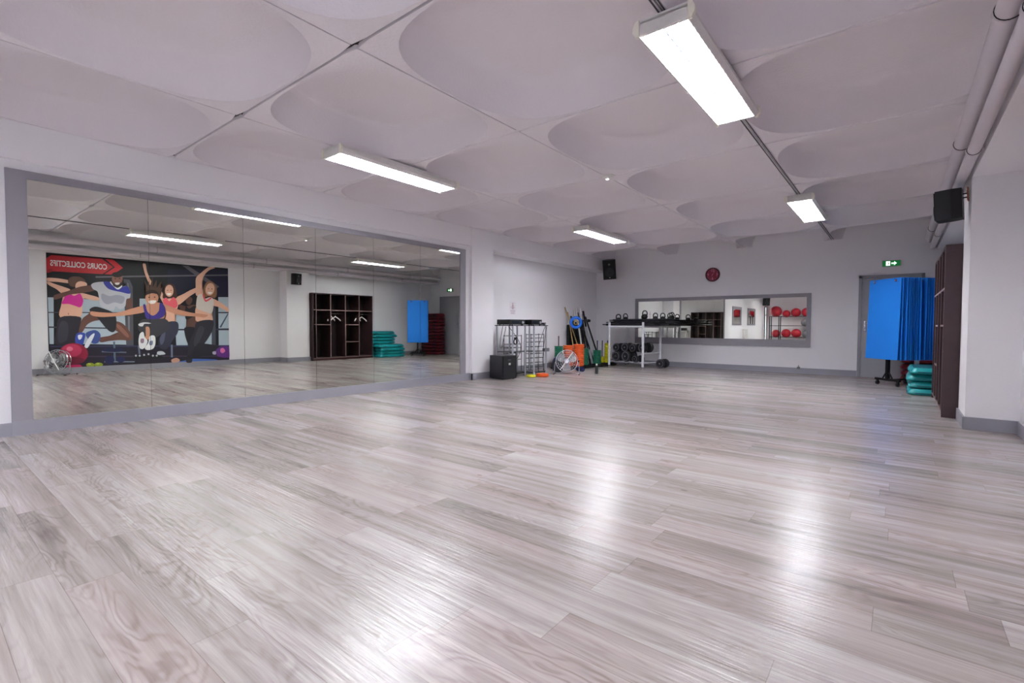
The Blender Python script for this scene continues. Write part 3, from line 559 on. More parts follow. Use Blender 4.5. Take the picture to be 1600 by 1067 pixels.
((142,94,80),[1.263,1.971,1.254,1.909,1.232,1.856,1.198,1.819,1.16,1.804,1.122,1.814,1.091,1.846,1.07,1.896,1.064,1.956,1.072,2.017,1.095,2.07,1.127,2.107,1.166,2.122,1.204,2.113,1.236,2.081,1.257,2.031]),
((30,22,22),[1.265,2.079,1.257,2.055,1.235,2.032,1.202,2.016,1.164,2.008,1.126,2.01,1.094,2.021,1.073,2.04,1.066,2.063,1.074,2.087,1.095,2.109,1.128,2.125,1.166,2.133,1.204,2.132,1.236,2.121,1.258,2.103]),
((48,30,28),[1.068,1.95,1.071,1.943,1.076,1.92,1.084,1.892,1.094,1.873,1.108,1.866,1.124,1.863,1.143,1.864,1.161,1.867,1.181,1.871,1.202,1.878,1.222,1.888,1.237,1.9,1.247,1.921,1.253,1.949,1.257,1.972,1.259,1.979,1.26,1.963,1.26,1.931,1.258,1.894,1.252,1.864,1.243,1.842,1.23,1.823,1.216,1.807,1.201,1.795,1.186,1.787,1.169,1.784,1.153,1.783,1.137,1.786,1.122,1.79,1.107,1.797,1.094,1.808,1.084,1.825,1.076,1.855,1.071,1.895,1.068,1.931]),
((240,235,230),[1.121,1.881,1.137,1.887,1.161,1.892,1.186,1.894,1.202,1.892,1.206,1.885,1.203,1.873,1.196,1.86,1.188,1.851,1.177,1.845,1.163,1.842,1.149,1.84,1.138,1.842,1.129,1.849,1.121,1.86,1.118,1.872]),
((20,15,15),[1.14,1.978,1.139,1.974,1.136,1.97,1.132,1.967,1.127,1.966,1.122,1.966,1.117,1.969,1.114,1.972,1.113,1.976,1.114,1.981,1.117,1.985,1.122,1.987,1.127,1.989,1.132,1.988,1.137,1.986,1.139,1.983]),
((20,15,15),[1.218,1.99,1.217,1.986,1.214,1.982,1.209,1.979,1.204,1.978,1.199,1.978,1.194,1.98,1.191,1.984,1.19,1.988,1.192,1.992,1.195,1.996,1.199,1.999,1.204,2.0,1.21,2.0,1.214,1.998,1.217,1.994]),
((48,72,170),[0.442,0.742,0.455,0.759,0.472,0.768,0.49,0.773,0.509,0.774,0.53,0.774,0.553,0.771,0.574,0.762,0.587,0.746,0.589,0.718,0.584,0.68,0.576,0.639,0.568,0.604,0.562,0.573,0.556,0.542,0.548,0.517,0.535,0.501,0.514,0.497,0.488,0.501,0.462,0.512,0.442,0.525,0.43,0.54,0.423,0.559,0.42,0.581,0.419,0.607,0.42,0.639,0.425,0.678,0.432,0.714]),
((225,225,235),[0.47,0.715,0.484,0.724,0.506,0.728,0.526,0.726,0.539,0.719,0.54,0.702,0.534,0.676,0.525,0.65,0.516,0.632,0.506,0.623,0.494,0.619,0.483,0.621,0.475,0.628,0.469,0.645,0.466,0.671,0.465,0.697]),
((60,80,150),[0.591,0.741,0.608,0.772,0.644,0.795,0.685,0.812,0.72,0.822,0.745,0.824,0.768,0.819,0.788,0.808,0.805,0.794,0.821,0.776,0.834,0.753,0.844,0.726,0.847,0.696,0.843,0.658,0.833,0.614,0.818,0.572,0.8,0.544,0.777,0.529,0.75,0.523,0.721,0.528,0.693,0.546,0.662,0.584,0.627,0.639,0.6,0.696]),
((230,232,240),[0.57,0.481,0.582,0.521,0.604,0.574,0.63,0.628,0.653,0.671,0.674,0.702,0.697,0.727,0.717,0.744,0.731,0.753,0.74,0.754,0.744,0.747,0.744,0.733,0.739,0.711,0.728,0.677,0.712,0.633,0.693,0.587,0.676,0.547,0.661,0.512,0.645,0.48,0.631,0.453,0.617,0.438,0.601,0.435,0.585,0.441,0.572,0.456]),
((150,20,58),[0.627,0.311,0.62,0.26,0.601,0.212,0.571,0.17,0.532,0.136,0.486,0.111,0.436,0.097,0.383,0.094,0.331,0.103,0.282,0.123,0.238,0.152,0.203,0.19,0.176,0.234,0.16,0.282,0.155,0.331,0.162,0.381,0.18,0.427,0.208,0.469,0.245,0.503,0.29,0.529,0.339,0.544,0.392,0.548,0.444,0.541,0.494,0.523,0.539,0.495,0.577,0.457,0.605,0.412,0.622,0.363]),
((186,40,84),[0.526,0.387,0.517,0.345,0.493,0.308,0.456,0.279,0.41,0.262,0.36,0.258,0.31,0.267,0.265,0.288,0.231,0.319,0.209,0.357,0.202,0.399,0.211,0.44,0.234,0.476,0.27,0.505,0.315,0.522,0.365,0.528,0.415,0.52,0.46,0.499,0.496,0.468,0.519,0.429]),
((225,110,140),[0.381,0.424,0.377,0.406,0.365,0.391,0.348,0.381,0.327,0.378,0.308,0.382,0.291,0.393,0.28,0.41,0.276,0.428,0.281,0.446,0.292,0.462,0.309,0.472,0.329,0.475,0.349,0.47,0.366,0.459,0.377,0.443]),
((110,12,44),[0.57,0.166,0.557,0.137,0.52,0.114,0.466,0.101,0.403,0.099,0.341,0.108,0.289,0.127,0.255,0.154,0.243,0.183,0.256,0.211,0.291,0.234,0.344,0.248,0.406,0.25,0.469,0.241,0.522,0.222,0.558,0.196]),
((205,20,95),[0.268,0.088,0.495,0.082,0.536,0.017,0.267,0.034]),
((150,165,40),[0.731,0.06,0.725,0.042,0.709,0.028,0.685,0.019,0.658,0.017,0.63,0.023,0.607,0.034,0.592,0.05,0.587,0.069,0.593,0.086,0.608,0.1,0.632,0.109,0.659,0.111,0.687,0.106,0.71,0.094,0.726,0.078]),
((150,165,40),[0.874,0.057,0.868,0.039,0.852,0.024,0.827,0.016,0.799,0.014,0.771,0.019,0.748,0.031,0.732,0.047,0.727,0.066,0.733,0.083,0.749,0.098,0.773,0.107,0.801,0.109,0.829,0.103,0.853,0.092,0.869,0.075]),
((195,205,90),[0.672,0.083,0.669,0.075,0.663,0.07,0.653,0.066,0.642,0.065,0.63,0.067,0.621,0.072,0.615,0.079,0.613,0.086,0.615,0.093,0.621,0.099,0.631,0.103,0.642,0.104,0.654,0.102,0.663,0.097,0.67,0.09]),
((195,205,90),[0.818,0.08,0.815,0.072,0.809,0.066,0.799,0.063,0.787,0.062,0.776,0.064,0.766,0.069,0.759,0.076,0.757,0.083,0.76,0.091,0.766,0.096,0.776,0.1,0.788,0.101,0.799,0.099,0.809,0.094,0.816,0.087]),
((96,62,54),[2.499,1.577,2.512,1.599,2.532,1.619,2.555,1.635,2.576,1.643,2.596,1.641,2.616,1.631,2.634,1.616,2.645,1.599,2.648,1.578,2.645,1.553,2.638,1.527,2.629,1.504,2.618,1.482,2.604,1.46,2.588,1.442,2.573,1.433,2.557,1.434,2.541,1.443,2.526,1.458,2.514,1.475,2.505,1.497,2.498,1.524,2.495,1.553]),
((96,62,54),[2.357,1.432,2.382,1.438,2.422,1.428,2.47,1.413,2.518,1.407,2.568,1.418,2.623,1.438,2.674,1.452,2.712,1.445,2.734,1.411,2.745,1.359,2.749,1.294,2.75,1.224,2.751,1.138,2.75,1.037,2.74,0.942,2.717,0.876,2.669,0.845,2.602,0.837,2.537,0.847,2.496,0.87,2.493,0.911,2.512,0.972,2.535,1.037,2.54,1.095,2.517,1.141,2.479,1.183,2.439,1.223,2.407,1.264,2.384,1.311,2.364,1.36,2.353,1.404]),
((26,20,28),[2.496,1.406,2.509,1.414,2.526,1.391,2.548,1.36,2.572,1.346,2.602,1.361,2.638,1.391,2.672,1.416,2.698,1.419,2.716,1.387,2.729,1.332,2.735,1.272,2.731,1.224,2.714,1.191,2.687,1.165,2.655,1.144,2.623,1.127,2.588,1.106,2.55,1.085,2.515,1.076,2.491,1.094,2.481,1.156,2.48,1.252,2.487,1.346]),
((24,22,32),[2.477,0.882,2.526,0.895,2.597,0.898,2.668,0.887,2.717,0.86,2.739,0.809,2.744,0.737,2.739,0.66,2.727,0.59,2.706,0.524,2.675,0.458,2.641,0.403,2.612,0.372,2.589,0.37,2.568,0.391,2.548,0.427,2.53,0.469,2.511,0.523,2.492,0.59,2.476,0.66,2.466,0.72,2.458,0.771,2.452,0.818,2.456,0.857]),
((228,176,152),[1.64,2.351,1.644,2.364,1.652,2.37,1.661,2.371,1.67,2.371,1.678,2.372,1.685,2.372,1.692,2.367,1.699,2.351,1.704,2.321,1.708,2.28,1.713,2.234,1.72,2.191,1.731,2.151,1.744,2.111,1.758,2.071,1.772,2.033,1.788,1.993,1.805,1.951,1.819,1.915,1.824,1.889,1.818,1.873,1.805,1.865,1.787,1.868,1.769,1.885,1.75,1.922,1.729,1.976,1.709,2.035,1.692,2.086,1.68,2.126,1.671,2.162,1.664,2.196,1.658,2.229,1.651,2.263,1.645,2.298,1.641,2.328]),
((228,176,152),[1.927,1.806,1.933,1.822,1.945,1.823,1.961,1.813,1.977,1.794,1.993,1.764,2.012,1.722,2.03,1.675,2.046,1.632,2.062,1.591,2.078,1.549,2.091,1.512,2.095,1.483,2.088,1.463,2.074,1.448,2.056,1.444,2.038,1.451,2.021,1.474,2.003,1.51,1.985,1.554,1.969,1.599,1.954,1.652,1.941,1.713,1.93,1.768]),
((228,176,152),[2.279,1.583,2.309,1.618,2.36,1.652,2.417,1.684,2.469,1.715,2.512,1.745,2.553,1.773,2.593,1.8,2.634,1.825,2.679,1.85,2.725,1.873,2.769,1.894,2.803,1.908,2.828,1.917,2.846,1.92,2.856,1.919,2.86,1.911,2.858,1.897,2.849,1.878,2.831,1.853,2.802,1.822,2.757,1.784,2.7,1.74,2.637,1.692,2.576,1.643,2.514,1.584,2.449,1.517,2.39,1.46,2.343,1.432,2.309,1.445,2.285,1.486,2.273,1.538]),
((72,44,36),[2.049,1.783,2.057,1.82,2.065,1.854,2.075,1.883,2.089,1.907,2.108,1.926,2.131,1.94,2.156,1.948,2.18,1.949,2.204,1.945,2.228,1.935,2.251,1.917,2.271,1.889,2.289,1.844,2.304,1.785,2.316,1.725,2.321,1.677,2.321,1.643,2.316,1.617,2.303,1.598,2.279,1.583,2.235,1.574,2.176,1.57,2.116,1.571,2.071,1.573,2.045,1.574,2.031,1.575,2.023,1.582,2.02,1.601,2.021,1.637,2.029,1.686,2.039,1.738]),
((228,176,152),[2.045,1.542,2.094,1.565,2.166,1.583,2.24,1.591,2.293,1.583,2.321,1.553,2.334,1.506,2.338,1.451,2.335,1.4,2.322,1.354,2.299,1.309,2.275,1.263,2.26,1.214,2.263,1.157,2.276,1.095,2.285,1.039,2.275,0.999,2.232,0.977,2.167,0.968,2.103,0.972,2.061,0.991,2.053,1.031,2.065,1.089,2.082,1.153,2.09,1.21,2.083,1.259,2.07,1.305,2.057,1.349,2.047,1.391,2.038,1.433,2.028,1.475,2.027,1.513]),
((236,96,110),[2.019,1.526,2.029,1.552,2.051,1.576,2.076,1.594,2.097,1.599,2.112,1.584,2.125,1.553,2.137,1.523,2.152,1.51,2.17,1.525,2.189,1.558,2.208,1.591,2.227,1.611,2.245,1.613,2.262,1.604,2.278,1.589,2.292,1.568,2.304,1.539,2.315,1.502,2.323,1.463,2.325,1.431,2.321,1.405,2.312,1.383,2.298,1.365,2.281,1.353,2.258,1.348,2.229,1.348,2.199,1.353,2.171,1.358,2.146,1.362,2.123,1.367,2.101,1.376,2.081,1.392,2.06,1.42,2.04,1.457,2.024,1.494]),
((224,172,148),[2.245,1.771,2.238,1.714,2.218,1.666,2.188,1.632,2.154,1.62,2.121,1.629,2.093,1.659,2.074,1.705,2.069,1.76,2.076,1.816,2.096,1.865,2.125,1.898,2.159,1.912,2.193,1.903,2.221,1.873,2.24,1.826]),
((250,240,236),[2.109,1.702,2.126,1.707,2.153,1.71,2.181,1.71,2.197,1.707,2.199,1.698,2.192,1.685,2.18,1.672,2.17,1.663,2.16,1.659,2.149,1.657,2.138,1.657,2.129,1.661,2.12,1.669,2.111,1.681,2.106,1.693]),
((60,30,30),[2.136,1.776,2.135,1.773,2.132,1.77,2.128,1.768,2.123,1.767,2.118,1.767,2.114,1.769,2.111,1.772,2.11,1.775,2.111,1.779,2.114,1.782,2.118,1.784,2.123,1.785,2.128,1.784,2.132,1.783,2.135,1.78]),
((60,30,30),[2.206,1.781,2.205,1.777,2.202,1.774,2.198,1.772,2.193,1.771,2.188,1.771,2.184,1.773,2.181,1.776,2.18,1.779,2.181,1.783,2.184,1.786,2.188,1.788,2.193,1.789,2.198,1.789,2.203,1.787,2.205,1.784]),
((50,52,72),[2.074,0.992,2.125,1.017,2.194,1.031,2.262,1.031,2.31,1.015,2.332,0.975,2.339,0.914,2.336,0.846,2.325,0.783,2.306,0.728,2.277,0.675,2.243,0.622,2.21,0.569,2.178,0.51,2.145,0.448,2.11,0.393,2.076,0.359,2.038,0.35,1.998,0.359,1.962,0.38,1.936,0.409,1.922,0.448,1.916,0.499,1.918,0.554,1.927,0.605,1.947,0.65,1.976,0.694,2.008,0.738,2.032,0.785,2.042,0.839,2.045,0.898,2.051,0.953]),
((86,90,116),[1.953,0.65,1.974,0.696,2.007,0.744,2.039,0.779,2.058,0.785,2.061,0.747,2.054,0.677,2.041,0.601,2.028,0.543,2.013,0.507,1.994,0.48,1.976,0.466,1.963,0.469,1.954,0.497,1.947,0.546,1.946,0.602]),
((200,205,215),[1.897,0.305,1.916,0.312,1.944,0.315,1.974,0.313,1.998,0.307,2.019,0.293,2.039,0.273,2.051,0.252,2.048,0.238,2.02,0.23,1.974,0.227,1.927,0.227,1.895,0.233,1.882,0.247,1.88,0.269,1.886,0.29]),
((228,176,152),[2.73,1.682,2.718,1.731,2.717,1.804,2.722,1.883,2.725,1.95,2.724,2.001,2.723,2.045,2.726,2.085,2.736,2.124,2.756,2.16,2.783,2.193,2.816,2.225,2.851,2.26,2.891,2.302,2.937,2.348,2.983,2.39,3.026,2.419,3.071,2.43,3.118,2.429,3.156,2.421,3.172,2.411,3.158,2.399,3.122,2.384,3.078,2.364,3.039,2.34,3.007,2.312,2.976,2.28,2.947,2.243,2.922,2.202,2.901,2.156,2.883,2.106,2.869,2.051,2.861,1.991,2.865,1.919,2.879,1.837,2.89,1.761,2.885,1.706,2.855,1.675,2.809,1.659,2.762,1.661]),
((150,104,74),[2.917,1.931,2.931,1.966,2.949,2.0,2.968,2.028,2.991,2.048,3.018,2.059,3.049,2.063,3.08,2.059,3.108,2.047,3.134,2.025,3.158,1.994,3.179,1.957,3.194,1.917,3.203,1.87,3.206,1.817,3.205,1.765,3.2,1.722,3.192,1.69,3.181,1.663,3.165,1.645,3.146,1.635,3.121,1.639,3.092,1.655,3.06,1.672,3.029,1.681,2.996,1.674,2.962,1.657,2.931,1.643,2.907,1.643,2.893,1.662,2.887,1.694,2.885,1.732,2.886,1.77,2.889,1.809,2.896,1.851,2.905,1.893]),
((228,176,152),[3.072,1.619,3.098,1.623,3.137,1.611,3.183,1.589,3.234,1.561,3.295,1.525,3.367,1.478,3.433,1.43,3.48,1.389,3.485,1.352,3.485,1.316,3.485,1.29,3.485,1.28,3.446,1.295,3.385,1.329,3.319,1.368,3.261,1.399,3.211,1.416,3.162,1.426,3.121,1.437,3.09,1.458,3.071,1.496,3.06,1.546,3.06,1.592]),
((228,176,152),[2.745,1.414,2.817,1.439,2.918,1.448,3.017,1.442,3.084,1.425,3.104,1.391,3.095,1.34,3.076,1.283,3.066,1.231,3.076,1.182,3.095,1.131,3.104,1.086,3.084,1.053,3.018,1.032,2.919,1.021,2.819,1.02,2.747,1.028,2.714,1.047,2.704,1.077,2.705,1.115,2.707,1.16,2.704,1.221,2.702,1.295,2.713,1.365]),
((214,204,196),[2.733,1.376,2.727,1.402,2.725,1.434,2.727,1.47,2.73,1.508,2.735,1.552,2.741,1.602,2.751,1.649,2.766,1.684,2.789,1.706,2.818,1.72,2.848,1.725,2.871,1.721,2.884,1.7,2.889,1.666,2.897,1.632,2.913,1.612,2.944,1.616,2.984,1.634,3.024,1.653,3.058,1.657,3.084,1.646,3.106,1.625,3.122,1.594,3.13,1.55,3.129,1.48,3.119,1.391,3.103,1.305,3.081,1.248,3.051,1.231,3.014,1.24,2.974,1.26,2.936,1.276,2.898,1.287,2.86,1.3,2.824,1.314,2.794,1.327,2.772,1.337,2.755,1.346,2.742,1.358]),
((232,84,96),[2.871,1.705,2.874,1.719,2.882,1.725,2.893,1.724,2.903,1.713,2.912,1.685,2.92,1.643,2.931,1.603,2.947,1.581,2.972,1.586,3.004,1.609,3.036,1.635,3.058,1.65,3.071,1.651,3.079,1.644,3.08,1.633,3.072,1.619,3.05,1.598,3.017,1.571,2.983,1.547,2.955,1.533,2.938,1.533,2.925,1.543,2.916,1.559,2.906,1.579,2.895,1.608,2.883,1.644,2.875,1.68]),
((230,178,154),[3.149,1.838,3.129,1.778,3.096,1.73,3.055,1.702,3.014,1.697,2.977,1.716,2.951,1.756,2.94,1.812,2.945,1.874,2.965,1.933,2.997,1.981,3.037,2.01,3.079,2.015,3.116,1.997,3.142,1.956,3.154,1.901]),
((250,240,236),[2.996,1.782,3.016,1.786,3.046,1.787,3.077,1.785,3.095,1.781,3.097,1.772,3.089,1.758,3.077,1.744,3.065,1.735,3.053,1.731,3.038,1.731,3.024,1.733,3.013,1.738,3.004,1.747,2.995,1.76,2.991,1.773]),
((60,30,30),[3.023,1.867,3.022,1.864,3.019,1.86,3.014,1.858,3.009,1.857,3.003,1.857,2.998,1.859,2.995,1.862,2.994,1.866,2.995,1.869,2.999,1.873,3.003,1.875,3.009,1.876,3.014,1.876,3.019,1.874,3.022,1.871]),
((60,30,30),[3.105,1.866,3.104,1.862,3.101,1.859,3.096,1.856,3.09,1.855,3.085,1.856,3.08,1.857,3.077,1.86,3.076,1.864,3.077,1.868,3.08,1.871,3.085,1.874,3.09,1.875,3.096,1.874,3.101,1.872,3.104,1.87]),
((38,36,46),[2.739,1.018,2.816,1.05,2.92,1.071,3.023,1.077,3.093,1.063,3.12,1.021,3.12,0.955,3.105,0.88,3.086,0.81,3.062,0.745,3.029,0.678,2.991,0.613,2.954,0.554,2.919,0.502,2.883,0.455,2.847,0.41,2.808,0.365,2.764,0.318,2.715,0.272,2.67,0.226,2.636,0.181,2.621,0.133,2.618,0.082,2.617,0.038,2.606,0.009,2.578,0.0,2.539,0.0,2.503,0.006,2.482,0.032,2.481,0.077,2.493,0.138,2.511,0.208,2.527,0.28,2.54,0.357,2.554,0.44,2.57,0.522,2.587,0.593,2.607,0.648,2.63,0.692,2.653,0.733,2.674,0.781,2.685,0.841,2.69,0.908,2.703,0.971]),
((30,28,38),[2.725,0.463,2.772,0.483,2.826,0.484,2.887,0.475,2.953,0.463,3.034,0.45,3.128,0.431,3.215,0.407,3.276,0.376,3.306,0.332,3.316,0.277,3.309,0.224,3.288,0.185,3.25,0.166,3.195,0.159,3.131,0.157,3.065,0.155,3.0,0.153,2.931,0.153,2.857,0.151,2.776,0.143,2.678,0.123,2.567,0.095,2.464,0.069,2.388,0.053,2.344,0.05,2.32,0.056,2.317,0.068,2.335,0.086,2.384,0.108,2.461,0.136,2.544,0.171,2.609,0.214,2.646,0.274,2.67,0.347,2.692,0.415]),
((56,54,66),[2.788,0.907,2.822,0.924,2.859,0.915,2.889,0.886,2.901,0.843,2.887,0.777,2.856,0.688,2.817,0.597,2.782,0.525,2.75,0.473,2.717,0.432,2.688,0.406,2.668,0.402,2.658,0.424,2.655,0.469,2.659,0.528,2.671,0.591,2.692,0.67,2.723,0.765,2.756,0.852]),
((96,40,130),[3.155,0.288,3.173,0.315,3.202,0.34,3.238,0.361,3.276,0.376,3.321,0.387,3.374,0.394,3.423,0.393,3.459,0.383,3.477,0.359,3.483,0.323,3.482,0.282,3.482,0.243,3.485,0.202,3.485,0.159,3.485,0.12,3.47,0.093,3.434,0.083,3.384,0.085,3.331,0.093,3.287,0.102,3.254,0.111,3.225,0.121,3.202,0.136,3.183,0.156,3.167,0.185,3.155,0.22,3.15,0.256]),
((235,120,170),[3.269,0.324,3.282,0.335,3.3,0.342,3.319,0.345,3.336,0.341,3.351,0.328,3.367,0.306,3.378,0.283,3.381,0.263,3.373,0.246,3.356,0.229,3.336,0.216,3.319,0.21,3.304,0.212,3.29,0.219,3.277,0.231,3.268,0.245,3.263,0.263,3.261,0.286,3.263,0.308]),
((180,170,190),[3.081,0.252,3.095,0.26,3.118,0.266,3.14,0.267,3.155,0.262,3.162,0.247,3.163,0.223,3.161,0.199,3.154,0.184,3.141,0.179,3.122,0.18,3.103,0.185,3.089,0.193,3.081,0.205,3.076,0.222,3.076,0.24]),
((200,150,130),[2.176,0.104,2.195,0.117,2.224,0.128,2.256,0.135,2.282,0.136,2.304,0.129,2.323,0.116,2.339,0.101,2.348,0.086,2.35,0.072,2.346,0.057,2.337,0.043,2.32,0.034,2.291,0.028,2.253,0.026,2.215,0.027,2.188,0.033,2.174,0.047,2.167,0.066,2.168,0.087]),
((84,58,46),[1.666,1.584,1.698,1.733,1.668,1.996,1.724,1.853,1.746,1.972,1.768,1.826,1.822,2.073,1.827,1.83,1.906,2.014,1.902,1.819,1.996,1.991,1.967,1.779,2.029,1.842,1.969,1.599,1.816,1.472]),
((204,144,116),[0.688,1.23,0.711,1.233,0.745,1.229,0.787,1.222,0.838,1.217,0.9,1.213,0.973,1.208,1.051,1.206,1.125,1.212,1.195,1.23,1.265,1.255,1.335,1.284,1.403,1.311,1.475,1.337,1.548,1.364,1.616,1.387,1.668,1.402,1.703,1.407,1.726,1.406,1.738,1.397,1.741,1.381,1.738,1.354,1.727,1.317,1.704,1.278,1.665,1.245,1.603,1.22,1.523,1.2,1.436,1.182,1.354,1.166,1.277,1.153,1.199,1.142,1.125,1.133,1.056,1.126,0.994,1.12,0.936,1.115,0.883,1.113,0.836,1.114,0.793,1.118,0.753,1.125,0.721,1.134,0.697,1.147,0.682,1.166,0.674,1.191,0.676,1.215]),
((204,144,116),[1.997,1.449,2.008,1.455,2.027,1.45,2.055,1.439,2.094,1.423,2.148,1.401,2.214,1.372,2.285,1.341,2.355,1.315,2.424,1.294,2.494,1.276,2.562,1.26,2.625,1.247,2.68,1.239,2.729,1.234,2.776,1.231,2.821,1.226,2.87,1.22,2.921,1.214,2.964,1.207,2.987,1.197,2.986,1.181,2.967,1.161,2.937,1.143,2.905,1.132,2.872,1.132,2.835,1.138,2.791,1.147,2.735,1.154,2.662,1.157,2.575,1.159,2.486,1.163,2.406,1.171,2.338,1.186,2.276,1.206,2.219,1.228,2.169,1.249,2.124,1.268,2.086,1.287,2.053,1.307,2.028,1.33,2.01,1.36,1.998,1.396,1.993,1.429]),
((204,144,116),[1.717,1.439,1.775,1.463,1.854,1.475,1.933,1.474,1.992,1.455,2.024,1.409,2.042,1.341,2.049,1.268,2.052,1.209,2.055,1.167,2.054,1.133,2.042,1.107,2.011,1.088,1.948,1.075,1.861,1.069,1.774,1.072,1.711,1.084,1.679,1.109,1.666,1.144,1.664,1.186,1.665,1.231,1.666,1.283,1.671,1.343,1.686,1.399]),
((62,44,140),[1.631,1.4,1.637,1.419,1.648,1.428,1.661,1.427,1.673,1.414,1.682,1.383,1.689,1.337,1.699,1.287,1.714,1.247,1.737,1.215,1.764,1.185,1.795,1.165,1.824,1.16,1.855,1.175,1.887,1.205,1.916,1.244,1.938,1.282,1.948,1.324,1.949,1.372,1.949,1.417,1.954,1.448,1.966,1.464,1.981,1.47,1.997,1.467,2.012,1.456,2.028,1.435,2.045,1.404,2.059,1.368,2.067,1.331,2.069,1.29,2.065,1.244,2.057,1.2,2.043,1.164,2.022,1.137,1.995,1.117,1.965,1.101,1.935,1.087,1.905,1.074,1.873,1.063,1.841,1.057,1.809,1.055,1.776,1.058,1.742,1.066,1.711,1.079,1.687,1.098,1.672,1.124,1.664,1.156,1.659,1.192,1.653,1.23,1.645,1.273,1.637,1.322,1.632,1.368]),
((204,144,116),[1.933,1.579,1.922,1.516,1.893,1.463,1.85,1.426,1.8,1.412,1.752,1.423,1.711,1.456,1.684,1.506,1.675,1.567,1.686,1.628,1.715,1.681,1.757,1.718,1.806,1.733,1.855,1.724,1.897,1.691,1.924,1.64]),
((54,34,32),[1.666,1.614,1.667,1.632,1.672,1.661,1.683,1.693,1.698,1.718,1.72,1.737,1.749,1.752,1.78,1.764,1.809,1.769,1.836,1.767,1.863,1.759,1.888,1.746,1.908,1.73,1.924,1.706,1.937,1.674,1.946,1.645,1.949,1.628,1.946,1.629,1.937,1.642,1.923,1.658,1.907,1.67,1.886,1.677,1.861,1.683,1.834,1.687,1.808,1.686,1.782,1.68,1.754,1.668,1.729,1.656,1.708,1.645,1.692,1.633,1.679,1.62,1.67,1.612]),
((248,242,238),[1.738,1.505,1.766,1.514,1.809,1.521,1.852,1.523,1.88,1.52,1.887,1.507,1.881,1.486,1.868,1.465,1.853,1.45,1.834,1.442,1.81,1.437,1.785,1.437,1.766,1.441,1.751,1.453,1.738,1.472,1.732,1.491]),
((40,20,20),[1.766,1.589,1.765,1.584,1.761,1.58,1.756,1.577,1.749,1.576,1.742,1.577,1.737,1.579,1.733,1.583,1.732,1.587,1.733,1.592,1.737,1.596,1.743,1.599,1.749,1.6,1.756,1.599,1.762,1.597,1.765,1.593]),
((40,20,20),[1.876,1.6,1.875,1.595,1.871,1.591,1.865,1.589,1.858,1.587,1.852,1.588,1.846,1.59,1.842,1.594,1.841,1.598,1.842,1.603,1.846,1.607,1.852,1.61,1.859,1.611,1.865,1.611,1.871,1.608,1.875,1.605]),
((58,56,64),[1.529,0.935,1.54,0.971,1.556,1.009,1.58,1.043,1.613,1.068,1.659,1.079,1.716,1.081,1.777,1.079,1.835,1.079,1.892,1.084,1.95,1.091,2.005,1.094,2.05,1.088,2.085,1.071,2.112,1.046,2.132,1.015,2.144,0.983,2.148,0.948,2.145,0.908,2.134,0.868,2.115,0.83,2.084,0.793,2.042,0.757,1.997,0.723,1.954,0.695,1.916,0.67,1.879,0.649,1.841,0.635,1.802,0.632,1.759,0.646,1.713,0.672,1.669,0.703,1.632,0.729,1.602,0.748,1.577,0.764,1.556,0.781,1.541,0.803,1.53,0.832,1.524,0.865,1.523,0.901]),
((220,220,225),[1.539,0.964,1.556,0.975,1.58,0.985,1.608,0.994,1.636,1.0,1.668,1.001,1.703,0.998,1.736,0.994,1.759,0.989,1.771,0.984,1.776,0.977,1.773,0.97,1.763,0.966,1.741,0.966,1.708,0.968,1.674,0.969,1.648,0.965,1.634,0.953,1.626,0.934,1.62,0.917,1.61,0.906,1.594,0.904,1.574,0.907,1.556,0.914,1.543,0.921,1.535,0.93,1.531,0.941,1.531,0.953]),
((204,144,116),[1.671,0.891,1.684,0.901,1.703,0.903,1.723,0.896,1.737,0.882,1.745,0.86,1.749,0.829,1.751,0.793,1.75,0.758,1.747,0.719,1.741,0.676,1.733,0.637,1.722,0.609,1.706,0.594,1.685,0.588,1.666,0.592,1.654,0.605,1.654,0.633,1.661,0.673,1.67,0.717,1.676,0.758,1.675,0.796,1.671,0.835,1.668,0.868]),
((232,232,236),[1.554,0.73,1.569,0.754,1.587,0.77,1.605,0.777,1.62,0.773,1.63,0.755,1.636,0.723,1.642,0.687,1.65,0.655,1.664,0.629,1.683,0.605,1.697,0.58,1.702,0.55,1.692,0.51,1.672,0.463,1.648,0.419,1.626,0.39,1.606,0.377,1.584,0.376,1.564,0.384,1.549,0.401,1.538,0.429,1.531,0.468,1.528,0.512,1.527,0.555,1.529,0.6,1.535,0.649,1.543,0.695]),
((236,236,240),[1.741,0.669,1.763,0.686,1.791,0.695,1.819,0.694,1.84,0.682,1.851,0.653,1.857,0.609,1.857,0.56,1.855,0.517,1.85,0.479,1.84,0.442,1.827,0.409,1.81,0.383,1.785,0.365,1.755,0.354,1.723,0.349,1.698,0.349,1.678,0.355,1.66,0.367,1.648,0.384,1.645,0.404,1.655,0.428,1.674,0.456,1.697,0.487,1.714,0.52,1.722,0.558,1.726,0.601,1.73,0.641]),
((150,120,140),[1.569,0.612,1.581,0.621,1.6,0.626,1.618,0.625,1.63,0.617,1.634,0.598,1.634,0.57,1.63,0.542,1.623,0.523,1.612,0.515,1.596,0.512,1.581,0.515,1.57,0.524,1.565,0.542,1.562,0.568,1.564,0.594]),
((120,130,160),[1.739,0.55,1.752,0.561,1.77,0.567,1.789,0.569,1.801,0.563,1.805,0.546,1.805,0.52,1.801,0.493,1.794,0.474,1.783,0.464,1.767,0.459,1.751,0.46,1.74,0.466,1.735,0.482,1.732,0.507,1.734,0.532])]
